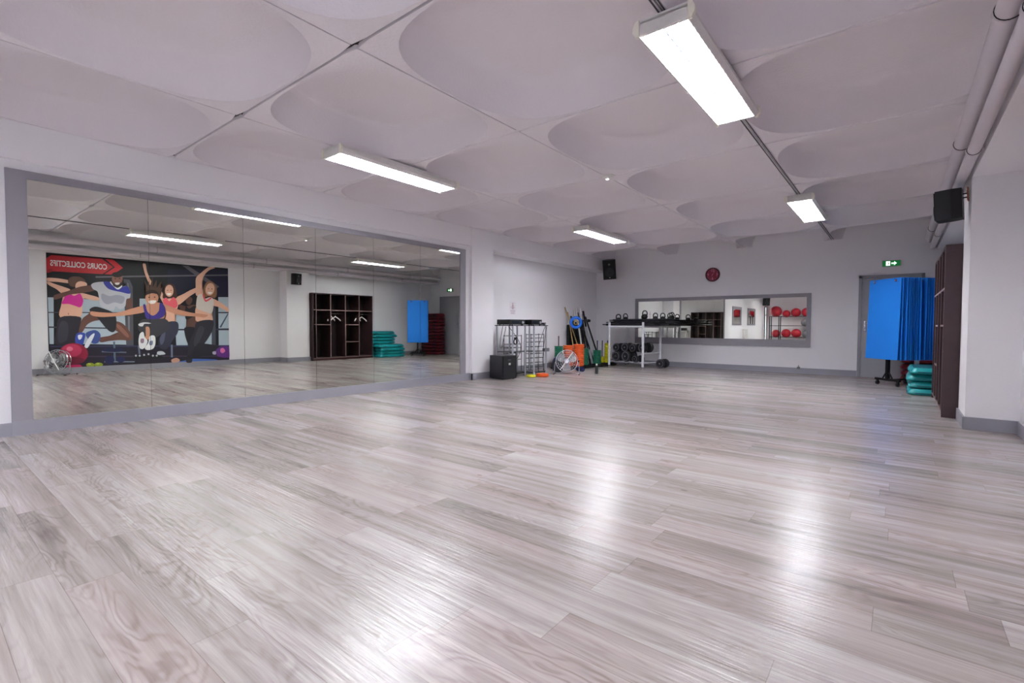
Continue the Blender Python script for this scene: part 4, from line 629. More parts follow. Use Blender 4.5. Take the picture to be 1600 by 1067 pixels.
def build_poster():
    w, h = 3.485, 2.43
    t = thing('wall_poster', 'huge printed fitness class poster of people jumping, with red COURS COLLECTIFS arrow', 'poster', (XR, 1.945, .095))
    B().box(-.004, 0, 0, w, 0, h).obj('sheet', mat('poster_navy', (14, 12, 22), .55, var=.2, scale=3), t)
    # printed artwork: flat coloured shapes laid one on the other, 0.15 mm apart
    bm = bmesh.new(); lay = bm.loops.layers.float_color.new('ink')
    for i, (c, q) in enumerate(POSTER):
        x = -.0041-.00015*(i+1); pts = [(q[k], q[k+1]) for k in range(0, len(q), 2)]
        cl = []
        for p in pts:
            if not cl or (abs(p[0]-cl[-1][0])+abs(p[1]-cl[-1][1])) > .002: cl.append(p)
        if len(cl) < 3: continue
        try: f = bm.faces.new([bm.verts.new((x, a, b_)) for a, b_ in cl])
        except ValueError: continue
        r = bmesh.ops.triangulate(bm, faces=[f], ngon_method='EAR_CLIP')
        for g in r['faces']:
            for l in g.loops: l[lay] = (*lin(c), 1)
    me = bpy.data.meshes.new('printed_figures'); bm.to_mesh(me); bm.free()
    m = bpy.data.materials.new('poster_ink'); m.use_nodes = True; nt = m.node_tree; b = nt.nodes['Principled BSDF']; b.inputs['Roughness'].default_value = .5
    a = nt.nodes.new('ShaderNodeVertexColor'); a.layer_name = 'ink'
    nt.links.new(a.outputs['Color'], b.inputs['Base Color']); me.materials.append(m)
    o = bpy.data.objects.new('printed_figures', me); C.objects.link(o); o.parent = t
    text_obj('lettering', 'COURS COLLECTIFS', .165, mat('poster_white', (226, 214, 216), .5), t, (-.028, .52, 2.215), (PI/2, 0, -PI/2), bold=.004, xs=.62, ext=.0005)
build_poster()

# ================================================================ WARDROBE
def wardrobe():
    y0, y1, x0, x1, zt = 7.485, 9.53, .41, .93, 1.985
    t = thing('wardrobe', 'tall dark brown open wardrobe with cubbies and hanging rails on the right wall', 'wardrobe', (x0, y0, 0)); Y = y1-y0; D = x1-x0; th = .022
    B().box(0, D, 0, th, 0, zt).cyl((.06, -.004, .05), (.06, 0, .05), .006).obj('side_panel', WENGE, t)
    B().box(0, D, Y-th, Y, 0, zt).obj('side_panel', WENGE, t)
    B().box(0, D, th, Y-th, zt-th, zt).obj('top_panel', WENGE, t)
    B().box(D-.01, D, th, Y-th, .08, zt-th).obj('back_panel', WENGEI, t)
    B().box(.012, D, th, Y-th, .06, .082).obj('floor_panel', WENGE, t)
    B().box(.03, .05, th, Y-th, 0, .06).obj('plinth', mat('plinth_brown', (70, 30, 34), .5), t)
    by = [.12, .555, 1.05, 1.54]
    bys = [th, .10, .565, 1.06, 1.545, Y-th]
    for y in bys[1:-1]:
        B().box(.002, D-.01, y-.011, y+.011, .082, zt-th).obj('divider', WENGE, t); B().box(0, .002, y-.011, y+.011, .082, zt-th).obj('edge_band', EDGE, t)
    def shelf(a, b, z):
        B().box(.002, D-.01, bys[a]+.011, bys[b]-.011, z-.011, z+.011).obj('shelf', WENGE, t); B().box(0, .002, bys[a]+.011, bys[b]-.011, z-.011, z+.011).obj('edge_band', EDGE, t)
    shelf(0, 1, 1.49); shelf(1, 2, 1.49); shelf(2, 3, 1.49); shelf(3, 4, 1.49); shelf(4, 5, 1.49)
    shelf(0, 1, 1.06); shelf(1, 2, 1.06); shelf(3, 4, 1.06); shelf(3, 4, .53)
    for a, b_ in ((2, 3), (4, 5)):
        B().cyl((.20, bys[a]+.011, 1.395), (.20, bys[b_]-.011, 1.395), .011).obj('hanging_rail', CHROME, t, smooth=True)
    B().box(0, .002, th, Y-th, .082-.02, .082).obj('edge_band', EDGE, t)
    B().lathe([(0, 0), (.02, .002), (.022, .01), (0, .012)], (D-.022, .34, 1.27), 'X', 14).obj('hook', CHROME, t)
    def hanger(y, ang, lab):
        h = thing('coat_hanger', lab, 'hanger', (x0+.20, y0+y, 1.395), rz=ang, group='white hangers in the wardrobe')
        B().tube([(0, 0, -.07), (0, 0, -.03), (.012, 0, -.022), (.02, 0, -.008), (.016, 0, .012), (0, 0, .0175), (-.016, 0, .010)], .0028, 6).obj('hook', CHROME, h)
        B().prism([(-.02, -.085), (0, -.065), (.02, -.085), (.12, -.135), (.205, -.19), (.205, -.225), (.19, -.225), (.11, -.165), (0, -.10), (-.11, -.165), (-.19, -.225), (-.205, -.225), (-.205, -.19), (-.12, -.135)], -.006, .006, 'Y').obj('shoulder_bar', WPLAST, h)
    hanger(.70, R(62), 'white plastic coat hanger in the left rail bay, left one of the two')
    hanger(.84, R(80), 'white plastic coat hanger in the middle of the left rail bay')
    hanger(1.62, R(60), 'white plastic coat hanger in the right rail bay, left one of the two')
    hanger(1.77, R(82), 'white plastic coat hanger in the middle of the right rail bay')
    return t
w1 = wardrobe(); w2 = dup(w1); w2.location = (-3.95, YB+.55, 0); w2.rotation_euler.z = -PI/2
w2['label'] = 'dark wardrobe against the back wall, seen doubly reflected in the far mirror'
t = thing('side_table', 'white table at the back wall beside the dark wardrobe', 'table', (-1.25, YB+.35, 0))
B().box(-.40, .40, -.28, .28, .72, .75, bev=.004).obj('tabletop', WPLAST, t)
for x in (-.36, .36):
    for y in (-.24, .24): B().box(x-.02, x+.02, y-.02, y+.02, 0, .72).obj('leg', WPLAST, t)
t = thing('storage_box', 'black low box on the white table at the back wall', 'box', (-1.3, YB+.35, .75)); B().box(-.25, .25, -.15, .15, 0, .16, bev=.01).obj('body', BLACK, t); B().box(-.26, .26, -.16, .16, .16, .18, bev=.005).obj('lid', BLACK, t)

# ================================================================ AEROBIC STEPS
def step_proto(mb, mt):
    t = thing('aerobic_step', '', 'aerobic step', (0, 0, 0))
    # long axis y, width x
    def rr(w, l, r, n=5):
        p = []
        for cx, cy, a0 in ((w-r, l-r, 0), (-w+r, l-r, 90), (-w+r, -l+r, 180), (w-r, -l+r, 270)):
            for k in range(n+1): a = R(a0+90*k/n); p.append((cx+r*math.cos(a), cy+r*math.sin(a)))
        return p
    b = B(); lv = [(.165, .47, .0), (.19, .495, .012), (.195, .5, .030), (.190, .495, .048), (.175, .48, .070), (.168, .472, .088), (.160, .465, .094)]
    rings = [[b.bm.verts.new((x, y, z)) for x, y in rr(w, l, .07)] for w, l, z in lv]
    for p, q in zip(rings, rings[1:]):
        for k in range(len(p)): b.bm.faces.new((p[k], p[(k+1) % len(p)], q[(k+1) % len(p)], q[k]))
    b.bm.faces.new(rings[0][::-1]); b.bm.faces.new(rings[-1])
    b.obj('deck', mb, t, smooth=True)
    B().prism(rr(.145, .445, .06), .094, .099).obj('mat_top', mt, t)
    for s_ in (-1, 1):
        B().box(-.20, -.19, s_*.30-.07, s_*.30+.07, .02, .05, bev=.003).obj('grip', mt, t)
        B().box(-.10, .10, s_*.497-.004, s_*.497+.004, .024, .044, bev=.002).obj('end_slot', mt, t)
    return t
stp = step_proto(TEAL, TEALD); first = [stp]
def put_step(x, y, z, rz, lab, grp):
    o = first.pop() if first else dup(stp)
    o.location = (x, y, z); o.rotation_euler = (0, 0, rz); o['label'] = lab; o['group'] = grp
sp = .1075
for k in range(4):
    dx, dy, a = ((0, 0, 0), (.012, .03, 1), (-.01, .02, -1), (.015, -.02, 1))[k]
    put_step(.325+dx, 10.13+dy, k*sp, R(a), 'teal aerobic step, %s in the short stack beside the dark wardrobe' % ORD[3-k], 'teal steps in the front stack')
for k in range(8):
    dx, dy, a = ((0, 0, 0), (.01, .02, 0), (0, -.02, 1), (.01, .01, 0), (0, .0, -1), (.01, .02, 0), (0, .09, 1), (.01, .0, -1))[k]
    put_step(.735+dx, 10.05+dy, k*sp, R(a), 'teal aerobic step, %s in the tall stack against the right wall' % ORD[7-k], 'teal steps in the tall back stack')
first = []
rs = step_proto(mat('dark_red_plastic', (130, 20, 36), .4), mat('dark_blue_rubber', (20, 28, 70), .6)); fr_ = [rs]
for k in range(13):
    o = fr_.pop() if fr_ else dup(rs)
    o.location = (.55 + .01*(k % 2), 12.235, .002+k*.118 if False else k*.115); o.rotation_euler = (0, 0, PI/2+R((k*37 % 3)-1)*.6)
    o['label'] = 'dark red aerobic step, %s in the stack behind the hanging blue mats' % ORD[12-k]; o['group'] = 'dark red steps in the corner stack'

# ================================================================ HANGING MATS ON ROLLING STAND
A = Vector((-.40, 11.14, 0)); Bp = Vector((.055, 10.665, 0)); U = (Bp-A).normalized(); Nn = Vector((U.y*-1, U.x, 0))   # Nn points away from the camera
ang = math.atan2(U.y, U.x); M0 = (A+Bp)/2
def mat_stand():
    t = thing('mat_stand', 'black rolling mat stand with four castors under the hanging blue mats', 'stand', (M0.x, M0.y, 0), rz=ang)
    # local x along the mats, local y away from the camera
    L0, L1 = .06, .62
    for y, nm in ((L0, 'front'), (L1, 'rear')):
        B().box(-.25, .25, y-.02, y+.02, .085, .125).obj('base_beam', BLACKM, t)
        B().box(-.025, .025, y-.025, y+.025, .125, 1.86).obj('upright', BLACKM if nm == 'front' else SILVER, t)
        B().tube([(-.10, y, .125), (-.025, y, .24)], .012, 6).tube([(.10, y, .125), (.025, y, .24)], .012, 6).obj('brace', BLACKM, t)
        for s_ in (-1, 1):
            c = B().lathe([(.012, -.012), (.036, -.012), (.036, .012), (.012, .012)], (s_*.21, y, .036), 'X', 18, closed=True).obj('castor', RUBBER, t)
            B().box(s_*.21-.018, s_*.21-.014, y-.012, y+.012, .03, .088).box(s_*.21+.014, s_*.21+.018, y-.012, y+.012, .03, .088).box(s_*.21-.018, s_*.21+.018, y-.012, y+.012, .078, .088).obj('castor_fork', BLACKM, c)
    B().box(-.02, .02, L0+.02, L1-.02, .09, .12).obj('spine', BLACKM, t)
    for x in (-.22, .22): B().cyl((x, -.05, 1.845), (x, .66, 1.845), .009).obj('hanging_rod', CHROME, t, smooth=True)
    for y in (L0, L1): B().box(-.24, .24, y-.012, y+.012, 1.852, 1.876).obj('cross_bar', BLACKM, t)
mat_stand()
def mat_mesh(seed):
    rnd = random.Random(seed); bm = bmesh.new(); nx, nz = 10, 16; w, h = .655, 1.42; g = {}
    ph = rnd.uniform(0, 6); am = rnd.uniform(.003, .009); fl = rnd.uniform(-.2, 1)
    for side in (0, 1):
        for i in range(nx+1):
            for j in range(nz+1):
                u = i/nx-.5; v = j/nz
                y = am*math.sin(ph+u*5+v*2)*v*1.2 + (.0 if side == 0 else .008)
                g[side, i, j] = bm.verts.new((u*w*(1+.01*v)-.03*v*v*fl*0, y, -v*h+.04+.01*math.sin(ph)*0))
    for i in range(nx):
        for j in range(nz):
            bm.faces.new((g[0, i, j], g[0, i, j+1], g[0, i+1, j+1], g[0, i+1, j])); bm.faces.new((g[1, i, j], g[1, i+1, j], g[1, i+1, j+1], g[1, i, j+1]))
    for i in range(nx):
        for j in (0, nz): bm.faces.new((g[0, i, j], g[0, i+1, j], g[1, i+1, j], g[1, i, j]))
    for j in range(nz):
        for i in (0, nx): bm.faces.new((g[0, i, j], g[0, i, j+1], g[1, i, j+1], g[1, i, j]))
    b = B(); b.bm.free(); b.bm = bm; return b
NM = 16; protos = {}
for k in range(NM):
    yl = -.03+k*.036 if k < 11 else .44+(k-11)*.034
    rnd = random.Random(100+k)
    sx = rnd.uniform(-.012, .012); p = M0+U*sx+Nn*yl
    lab = 'front blue exercise mat with two dark red eyelets, hanging nearest the camera' if k == 0 else 'blue hanging exercise mat, %s behind the front mat' % ORD2[k-1]
    t = thing('exercise_mat', lab, 'exercise mat', (p.x, p.y, 1.85), rz=ang+R(rnd.uniform(-.8, .8)), group='blue mats hanging on the rolling stand')
    if k % 5 not in protos or k == 0:
        o = mat_mesh(k).obj('foam_sheet', BLUE, t, smooth=True); 
        if k: protos[k % 5] = o
        if k == 0: o.rotation_euler.x = R(-1.6)
    else:
        o = protos[k % 5].copy(); C.objects.link(o); o.parent = t
    for x in (-.22, .22):
        B().lathe([(.0095, -.001), (.02, -.003), (.024, 0), (.024, .009), (.0095, .009)], (x, 0, -.005), 'Y', 14, closed=True).obj('eyelet', mat('dark_red_eyelet', (96, 20, 44), .4), t)
# ================================================================ FLOOR FANS
def fan(loc, rz, tilt, lab):
    t = thing('floor_fan', lab, 'fan', loc, rz=rz, group='chrome floor fans'); rr_ = .235; zc = .285
    def P(b): b.rot(tilt, 'X', (0, 0, zc)); return b
    g = B()
    for r_, y in ((.235, -.03), (.235, .05), (.19, -.055), (.14, -.07), (.095, -.075)): g.torus((0, y, zc), r_, .003 if r_ < .23 else .006, 'Y', 36, 6)
    for k in range(28):
        a = 2*PI*k/28; c, s_ = math.cos(a), math.sin(a)
        g.tube([(.05*c, -.076, zc+.05*s_), (.14*c, -.071, zc+.14*s_), (.2*c, -.052, zc+.2*s_), (.235*c, -.03, zc+.235*s_), (.235*c, .05, zc+.235*s_), (.16*c, .085, zc+.16*s_), (.06*c, .09, zc+.06*s_)], .0022, 4)
    P(g).obj('guard', CHROME, t, smooth=True)
    P(B().lathe([(0, -.083), (.05, -.08), (.055, -.07), (0, -.07)], (0, 0, zc), 'Y', 20)).obj('badge', CHROME, t, smooth=True)
    P(B().tube([(.13, -.082, zc+.19), (.05, -.088, zc+.07), (-.05, -.088, zc-.07), (-.13, -.082, zc-.19)], .009, 8)).obj('front_strut', WPLAST, t, smooth=True)
    P(B().lathe([(0, .02), (.06, .02), (.065, .06), (.055, .12), (0, .125)], (0, 0, zc), 'Y', 20)).obj('motor', SILVER, t, smooth=True)
    P(B().lathe([(0, -.05), (.035, -.045), (.045, .0), (0, .02)], (0, 0, zc), 'Y', 20)).obj('hub', SILVER, t, smooth=True)
    for k in range(3):
        b = B(); a0 = 2*PI*k/3+.5; n = 8; vs = []
        for i in range(n+1):
            r_ = .04+(.215-.04)*i/n; wd = (.45+.85*math.sin(PI*min(1, (i/n)*.8+.1)))
            vs.append([b.bm.verts.new((r_*math.cos(a0+wd*(j/4-.5)), -.012+.03*(j/4-.5), zc+r_*math.sin(a0+wd*(j/4-.5)))) for j in range(5)])
        for p, q in zip(vs, vs[1:]):
            for j in range(4): b.bm.faces.new((p[j], p[j+1], q[j+1], q[j]))
        bmesh.ops.solidify(b.bm, geom=list(b.bm.faces), thickness=.002)
        P(b).obj('blade', mat('aluminium', (190, 188, 190), .3, .9), t)
    s_ = B().tube([(-.27, -.14, .012), (-.27, .14, .012)], .010, 8).tube([(.27, -.14, .012), (.27, .14, .012)], .010, 8)
    s_.tube([(-.27, .0, .012), (-.262, 0, .15), (-.245, 0, zc)], .009, 8).tube([(.27, 0, .012), (.262, 0, .15), (.245, 0, zc)], .009, 8).tube([(-.27, .13, .012), (.27, .13, .012)], .008, 8)
    s_.obj('stand', CHROME, t, smooth=True)
    for x in (-.27, .27):
        for y in (-.14, .14): B().cyl((x, y-.02, .012), (x, y+.02, .012), .012, n=10).obj('foot', RUBBER, t)
        B().cyl((x*.93-.012, 0, zc), (x*.93+.012, 0, zc), .02, n=12).obj('knob', BLACK, t)
fan((-5.58, 8.95, 0), R(28), R(-8), 'chrome floor fan standing before the orange weight plates')
fan((.66, 2.03, 0), R(-40), R(-12), 'chrome floor fan under the poster, seen in the long mirror')

# ================================================================ SUBWOOFER AND STEREO STAND
t = thing('subwoofer', 'black subwoofer box standing left of the stereo stand', 'loudspeaker', (-6.10, 7.42, 0), rz=R(79))
# local -y faces the camera side
B().box(-.18, .18, -.19, .20, .012, .462, bev=.006).obj('cabinet', mat('sub_black', (26, 25, 32), .4), t)
B().box(-.165, .165, -.205, -.19, .03, .45, bev=.004).obj('grille', mat('sub_grille', (20, 20, 26), .6), t)
B().box(-.05, .03, -.208, -.205, .375, .385).obj('badge', CHROME, t); B().box(-.03, .02, -.2075, -.205, .28, .32).obj('sticker', WPLAST, t)
for x in (-.14, .14):
    for y in (-.15, .15): B().cyl((x, y, 0), (x, y, .012), .02).obj('foot', RUBBER, t)

def stereo_stand(lab, loc, w, d, grp='stereo stands by the left wall'):
    t = thing('stereo_stand', lab, 'stand', loc, group=grp)   # long side along y
    for x in (-d/2, d/2):
        for y in (-w/2, w/2): B().cyl((x, y, 0), (x, y, 1.04), .019, n=14).obj('leg', SILVER, t, smooth=True)
    B().box(-d/2-.03, d/2+.03, -w/2-.03, w/2+.03, 1.04, 1.056).obj('top_shelf', BLACKM, t)
    B().box(-d/2, d/2, -w/2, w/2, .50, .512).obj('middle_shelf', mat('glass_grey', (60, 60, 66), .2), t)
    B().box(-d/2, d/2, -w/2, w/2, .06, .08).obj('bottom_shelf', BLACKM, t); return t
stereo_stand('silver legged stereo stand nearest the black subwoofer', (-6.30, 7.92, 0), .42, .42)
stereo_stand('silver legged stereo stand beside the green weight plates', (-6.12, 8.40, 0), .44, .44)
def receiver(lab, loc, w, d, h_, rz):
    t = thing('audio_unit', lab, 'stereo', loc, rz=rz, group='black audio units on the stands')
    B().box(-w/2, w/2, -d/2, d/2, .008, h_, bev=.003).obj('case', BLACK, t)
    B().box(-w*.35, w*.1, -d/2-.002, -d/2, h_*.35, h_*.7).obj('display', mat('display_grey', (50, 52, 58), .2), t)
    B().cyl((w*.33, -d/2, h_*.5), (w*.33, -d/2-.018, h_*.5), h_*.22, n=16).obj('knob', SILVER, t)
    for x in (-w*.4, w*.4):
        for y in (-d*.4, d*.4): B().cyl((x, y, 0), (x, y, .008), .012, n=8).obj('foot', RUBBER, t)
receiver('black audio unit on the stand above the subwoofer', (-6.30, 7.92, 1.056), .43, .40, .115, R(80))
receiver('black audio mixer in the middle of the stands', (-6.08, 8.30, 1.056), .30, .38, .115, R(80))
receiver('slim black player at the end next to the coiled blue ring', (-6.10, 8.545, 1.056), .16, .42, .055, R(80))
t = thing('power_adapter', 'grey power strip hanging on the side of the stereo stand', 'power strip', (-5.86, 8.56, .535)); B().box(-.03, .03, -.09, .09, -.035, .035, bev=.006).obj('strip', mat('strip_grey', (84, 84, 90), .5), t)
def cable(pts, lab):
    sm = []
    P_ = [Vector(p) for p in pts]
    for i in range(len(P_)-1):
        a, b, c, d_ = P_[max(i-1, 0)], P_[i], P_[i+1], P_[min(i+2, len(P_)-1)]
        for k in range(6):
            s_ = k/6; sm.append(.5*((2*b)+(-a+c)*s_+(2*a-5*b+4*c-d_)*s_*s_+(-a+3*b-3*c+d_)*s_**3))
    sm.append(P_[-1]); b0 = P_[0]
    o = B().tube([p-b0 for p in sm], .0055, 6).obj('audio_cable', BLACK, None, loc=b0); tag(o, lab, 'cable', 'black cables at the stereo stands')
cable([(-6.30, 7.67, 1.07), (-6.28, 7.60, .95), (-6.3, 7.56, .65), (-6.30, 7.62, .60), (-6.28, 7.66, .8), (-6.25, 7.69, 1.03)], 'black cable looping down at the subwoofer end of the stand')
cable([(-6.27, 7.80, 1.03), (-6.10, 7.86, .80), (-6.07, 7.95, .62), (-6.07, 7.90, .45), (-6.07, 7.80, .38), (-6.07, 7.78, .52)], 'black cable crossing in front of the first stereo stand')
cable([(-5.88, 8.55, 1.03), (-5.87, 8.40, .80), (-5.87, 8.32, .66), (-5.87, 8.25, .5), (-5.87, 8.28, .2), (-5.87, 8.34, .02)], 'black cable slanting down between the legs of the second stand')
cable([(-5.86, 8.58, 1.03), (-5.85, 8.50, .8), (-5.85, 8.45, .5), (-5.85, 8.42, .32), (-5.85, 8.47, .12), (-5.85, 8.5, .012)], 'black cable hanging near the right leg of the second stand')
t = thing('headset', 'black headset microphone hanging at the first stereo stand', 'headset', (-6.06, 7.76, .72)); B().torus((0, 0, 0), .05, .012, 'X', 18, 6).obj('band', BLACK, t); B().box(-.02, .02, -.02, .02, .04, .09).obj('clip', BLACK, t)

def wire_rack(lab, loc, w, zs):
    t = thing('wire_rack', lab, 'wire rack', loc, group='black wire racks by the left wall')
    h_ = max(zs)+.02
    f = B()
    for y in (-w/2, w/2): B().tube([(0, y, 0), (0, y, h_), (-.14, y, h_), (-.14, y, 0)], .007, 6).obj('side_frame', BLACKM, t)
    for z in zs: B().tube([(0, -w/2, z), (0, w/2, z), (-.14, w/2, z), (-.14, -w/2, z)], .006, 6, closed=True).obj('tier', BLACKM, t)
wire_rack('black wire rack standing behind the second stereo stand', (-6.55, 9.22, 0), .50, (.09, .19, .30, .40, .56, .67, .76, .84))
wire_rack('black wire rack standing behind the subwoofer and first stand', (-6.58, 8.42, 0), .44, (.30, .44, .56, .64, .82))

def disc(name, lab, cat, loc, r_, h_, m):
    t = thing(name, lab, cat, loc)
    B().lathe([(0, h_*.6), (r_*.35, h_*.6), (r_*.45, h_), (r_*.92, h_), (r_, h_*.6), (r_*.98, h_*.2), (r_*.85, 0), (0, 0)], n=28).obj('disc', m, t, smooth=True); return t
disc('balance_disc', 'flat yellow disc lying on the floor before the stereo stand', 'disc', (-5.84, 8.00, 0), .10, .045, YELLOW)
disc('balance_disc', 'larger orange disc lying on the floor under the stereo stand', 'disc', (-5.72, 8.23, 0), .13, .065, ORANGE)

# ================================================================ WEIGHT PLATE TREE
def seg(p, q, o, b, m, nm, h_): pass
t = thing('plate_rack', 'low black rack on the floor with upright pegs for coloured weight plates', 'plate rack', (-6.1, 10.6, 0))
def lx(x, y): return (x+6.1, y-10.6)
fr = B()
for p, q in (((-6.50, 9.72), (-6.02, 12.05)), ((-6.12, 9.85), (-5.86, 11.85))):
    a, c = lx(*p), lx(*q); fr.tube([(a[0], a[1], .035), (c[0], c[1], .035)], .03, 4)
for y, xa, xb in ((9.8, -6.5, -6.1), (10.5, -6.38, -6.0), (11.2, -6.2, -5.92), (11.85, -6.1, -5.86)):
    a, c = lx(xa, y), lx(xb, y); fr.tube([(a[0], a[1], .035), (c[0], c[1], .035)], .03, 4)
fr.obj('base_frame', BLACKM, t)
stacks = [('green', GREEN, (-6.42, 9.92), 12, .105, .041, .80, 'stack beside the stereo stand'),
          ('orange', ORANGE, (-6.25, 10.08), 12, .125, .0425, .80, 'stack directly behind the chrome fan'),
          ('orange', ORANGE, (-6.10, 10.33), 12, .132, .0445, .0, 'tall stack right of the chrome fan'),
          ('green', GREEN, (-6.17, 10.72), 11, .105, .038, .0, 'stack touching the tall orange stack'),
          ('green', GREEN, (-6.10, 11.26), 9, .105, .039, .67, 'stack left of the yellow ones'),
          ('yellow', YELLOW, (-6.20, 11.72), 4, .060, .040, .66, 'short narrow stack'),
          ('yellow', YELLOW, (-6.08, 11.80), 8, .085, .065, .66, 'tall wide stack by the white rack')]
for cn, m, (x, y), n, r_, h_, pk, desc in stacks:
    a = lx(x, y); ph = max(pk, .07+n*h_+.02)
    B().cyl((a[0], a[1], .03), (a[0], a[1], ph), .012, n=10).obj('peg', BLACKM, t, smooth=True)
    pr = None
    for k in range(n):
        lab = '%s weight plate, %s in the %s' % (cn, ORD[n-1-k], desc)
        if pr is None:
            pr = B().lathe([(.0135, 0), (r_*.80, 0), (r_*.82, h_*.20), (r_*.97, h_*.26), (r_, h_*.4), (r_, h_*.8), (r_*.97, h_*.94), (r_*.85, h_*.985), (.0135, h_*.985)], n=24, closed=True).obj('weight_plate', m, None, loc=(x, y, .066), smooth=True); o = pr
        else:
            o = pr.copy(); C.objects.link(o); o.location = (x+.002*math.sin(k*2.1), y+.002*math.cos(k*1.7), .066+k*h_)
        tag(o, lab, 'weight plate', cn+' plates of the '+desc)

# small things on the floor around the fan
def dumbbell(lab, loc, rz, r_, l, m, grp=None, tilt=0):
    t = thing('dumbbell', lab, 'dumbbell', loc, rot=(tilt, 0, rz), group=grp)
    for s_ in (-1, 1):
        B().lathe([(0, s_*l/2), (r_*.34, s_*l/2), (r_*.38, s_*(l/2-.006)), (r_*.62, s_*(l/2-.006)), (r_*.68, s_*(l/2)), (r_*.92, s_*l/2), (r_, s_*(l/2-.012)), (r_, s_*(l/2-.075)), (r_*.9, s_*(l/2-.085)), (0, s_*(l/2-.085))], axis='Y', n=28).obj('head', m, t, smooth=True)
        B().lathe([(0, s_*(l/2+.012)), (r_*.16, s_*(l/2+.010)), (r_*.18, s_*l/2-.001), (0, s_*l/2-.001)], axis='Y', n=14).obj('end_bolt', CHROME, t, smooth=True)
    if m is RUBBER:
        for s_ in (-1, 1): B().torus((0, s_*(l/2+.001), 0), r_*.80, r_*.055, 'Y', 30, 6).obj('ring_trim', mat('worn_grey_rubber', (112, 112, 124), .5), t, smooth=True)
    B().cyl((0, -l/2+.08, 0), (0, l/2-.08, 0), .014, n=14).obj('handle', CHROME, t, smooth=True)
dumbbell('small navy dumbbell lying on the floor right of the chrome fan', (-5.70, 9.72, .055), R(60), .055, .24, NAVY)
t = thing('weight_disc', 'black disc leaning upright on the floor left of the chrome fan', 'disc', (-5.98, 9.22, .145)); B().lathe([(0, -.02), (.05, -.02), (.06, -.028), (.13, -.028), (.145, -.015), (.145, .015), (.13, .028), (.06, .028), (.05, .02), (0, .02)], axis='Y', n=28).rot(R(35), 'Z').obj('disc', RUBBER, t, smooth=True)
t = thing('gym_bag', 'dark blue bundle behind the black disc and fan', 'bag', (-6.20, 9.55, 0)); B().lathe([(0, .0), (.11, .0), (.14, .06), (.13, .22), (.09, .30), (0, .32)], n=16).obj('body', NAVY, t, smooth=True)
t = thing('water_bottle', 'small black bottle with white cap standing on the floor', 'bottle', (-5.14, 9.47, 0))
B().lathe([(0, 0), (.032, 0), (.034, .01), (.034, .16), (.022, .185), (0, .185)], n=18).obj('body', BLACK, t, smooth=True); B().lathe([(0, .185), (.020, .185), (.020, .215), (.010, .225), (0, .225)], n=14).obj('cap', WPLAST, t, smooth=True)

# leaning bars in the corner
def lean(name, lab, top, bot, r_, m, grip=None):
    o = thing(name, lab, 'pole', bot, group='poles leaning on the left wall'); v = Vector(top)-Vector(bot)
    B().cyl((0, 0, 0), v, r_, n=10).obj('shaft', m, o, smooth=True)
    if grip: B().cyl(v*(1-grip[0]), v, r_*1.25, n=10).obj('grip', grip[1], o, smooth=True)
lean('wooden_stick', 'pale wooden stick, leftmost of the leaning poles', (XL+.02, 10.76, 1.53), (-6.38, 11.10, 0.012), .014, WOOD)
lean('wooden_stick', 'shorter pale wooden stick leaning beside the leftmost one', (XL+.02, 10.90, 1.40), (-6.33, 10.62, 0.012), .014, WOOD)
bars = [('slim black pole just right of the wooden sticks', 11.05, 1.30, 10.95, BLACKM, None), ('white tipped pole directly behind the blue ring', 11.18, 1.47, 11.02, BLACKM, (.22, WPLAST)),
        ('pale capped pole, tallest behind the blue ring', 11.30, 1.53, 11.12, WPLAST, None), ('black pole with thick grip in the middle of the bundle', 11.38, 1.40, 11.20, BLACKM, (.25, RUBBER)),
        ('white tipped pole right of the bundle middle', 11.50, 1.52, 11.30, BLACKM, (.22, WPLAST)), ('short black pole just right of the white tipped one', 11.58, 1.36, 11.42, BLACKM, None),
        ('black pole in front of the black folded mat, lower one', 11.12, 1.22, 11.30, BLACKM, None), ('black pole crossing toward the green plates', 11.44, 1.30, 11.66, BLACKM, (.3, RUBBER)),
        ('silver pole second from the right end of the bundle', 11.68, 1.45, 11.56, SILVER, (.3, BLACKM)), ('black pole at the right end of the bundle', 11.80, 1.30, 11.98, BLACKM, None)]
for i, (lab, yt, zt, yb, m, g) in enumerate(bars): lean('exercise_pole', lab, (XL+.03, yt, zt), (-6.40+.012*(i % 2), yb, .016), .021, m, g)
t = thing('mat_roll', 'black folded mat standing against the wall behind the poles', 'mat', (-6.735, 11.2, 0)); B().box(-.045, .045, -.36, .40, 0, 1.08, bev=.02).obj('body', mat('black_foam', (16, 16, 18), .8), t)
t = thing('bar_holder', 'black horizontal bar end sticking out of the leaning poles', 'bar', (-6.50, 11.35, 1.185)); B().cyl((0, -.30, 0), (0, .20, 0), .022).cyl((0, .12, 0), (0, .20, 0), .04).obj('shaft', BLACKM, t)
t = thing('coiled_ring', 'thick bright blue exercise ring hung over the leaning poles', 'ring', (-6.36, 10.62, 1.13))
B().torus((0, 0, 0), .125, .036, 'X', 36, 12).rot(R(-52), 'Z').obj('ring', mat('bright_blue_rubber', (20, 110, 225), .35), t, smooth=True)
B().torus((.0, 0, 0), .05, .012, 'X', 20, 8).rot(R(-52), 'Z').obj('inner_band', WOOD, t, smooth=True)

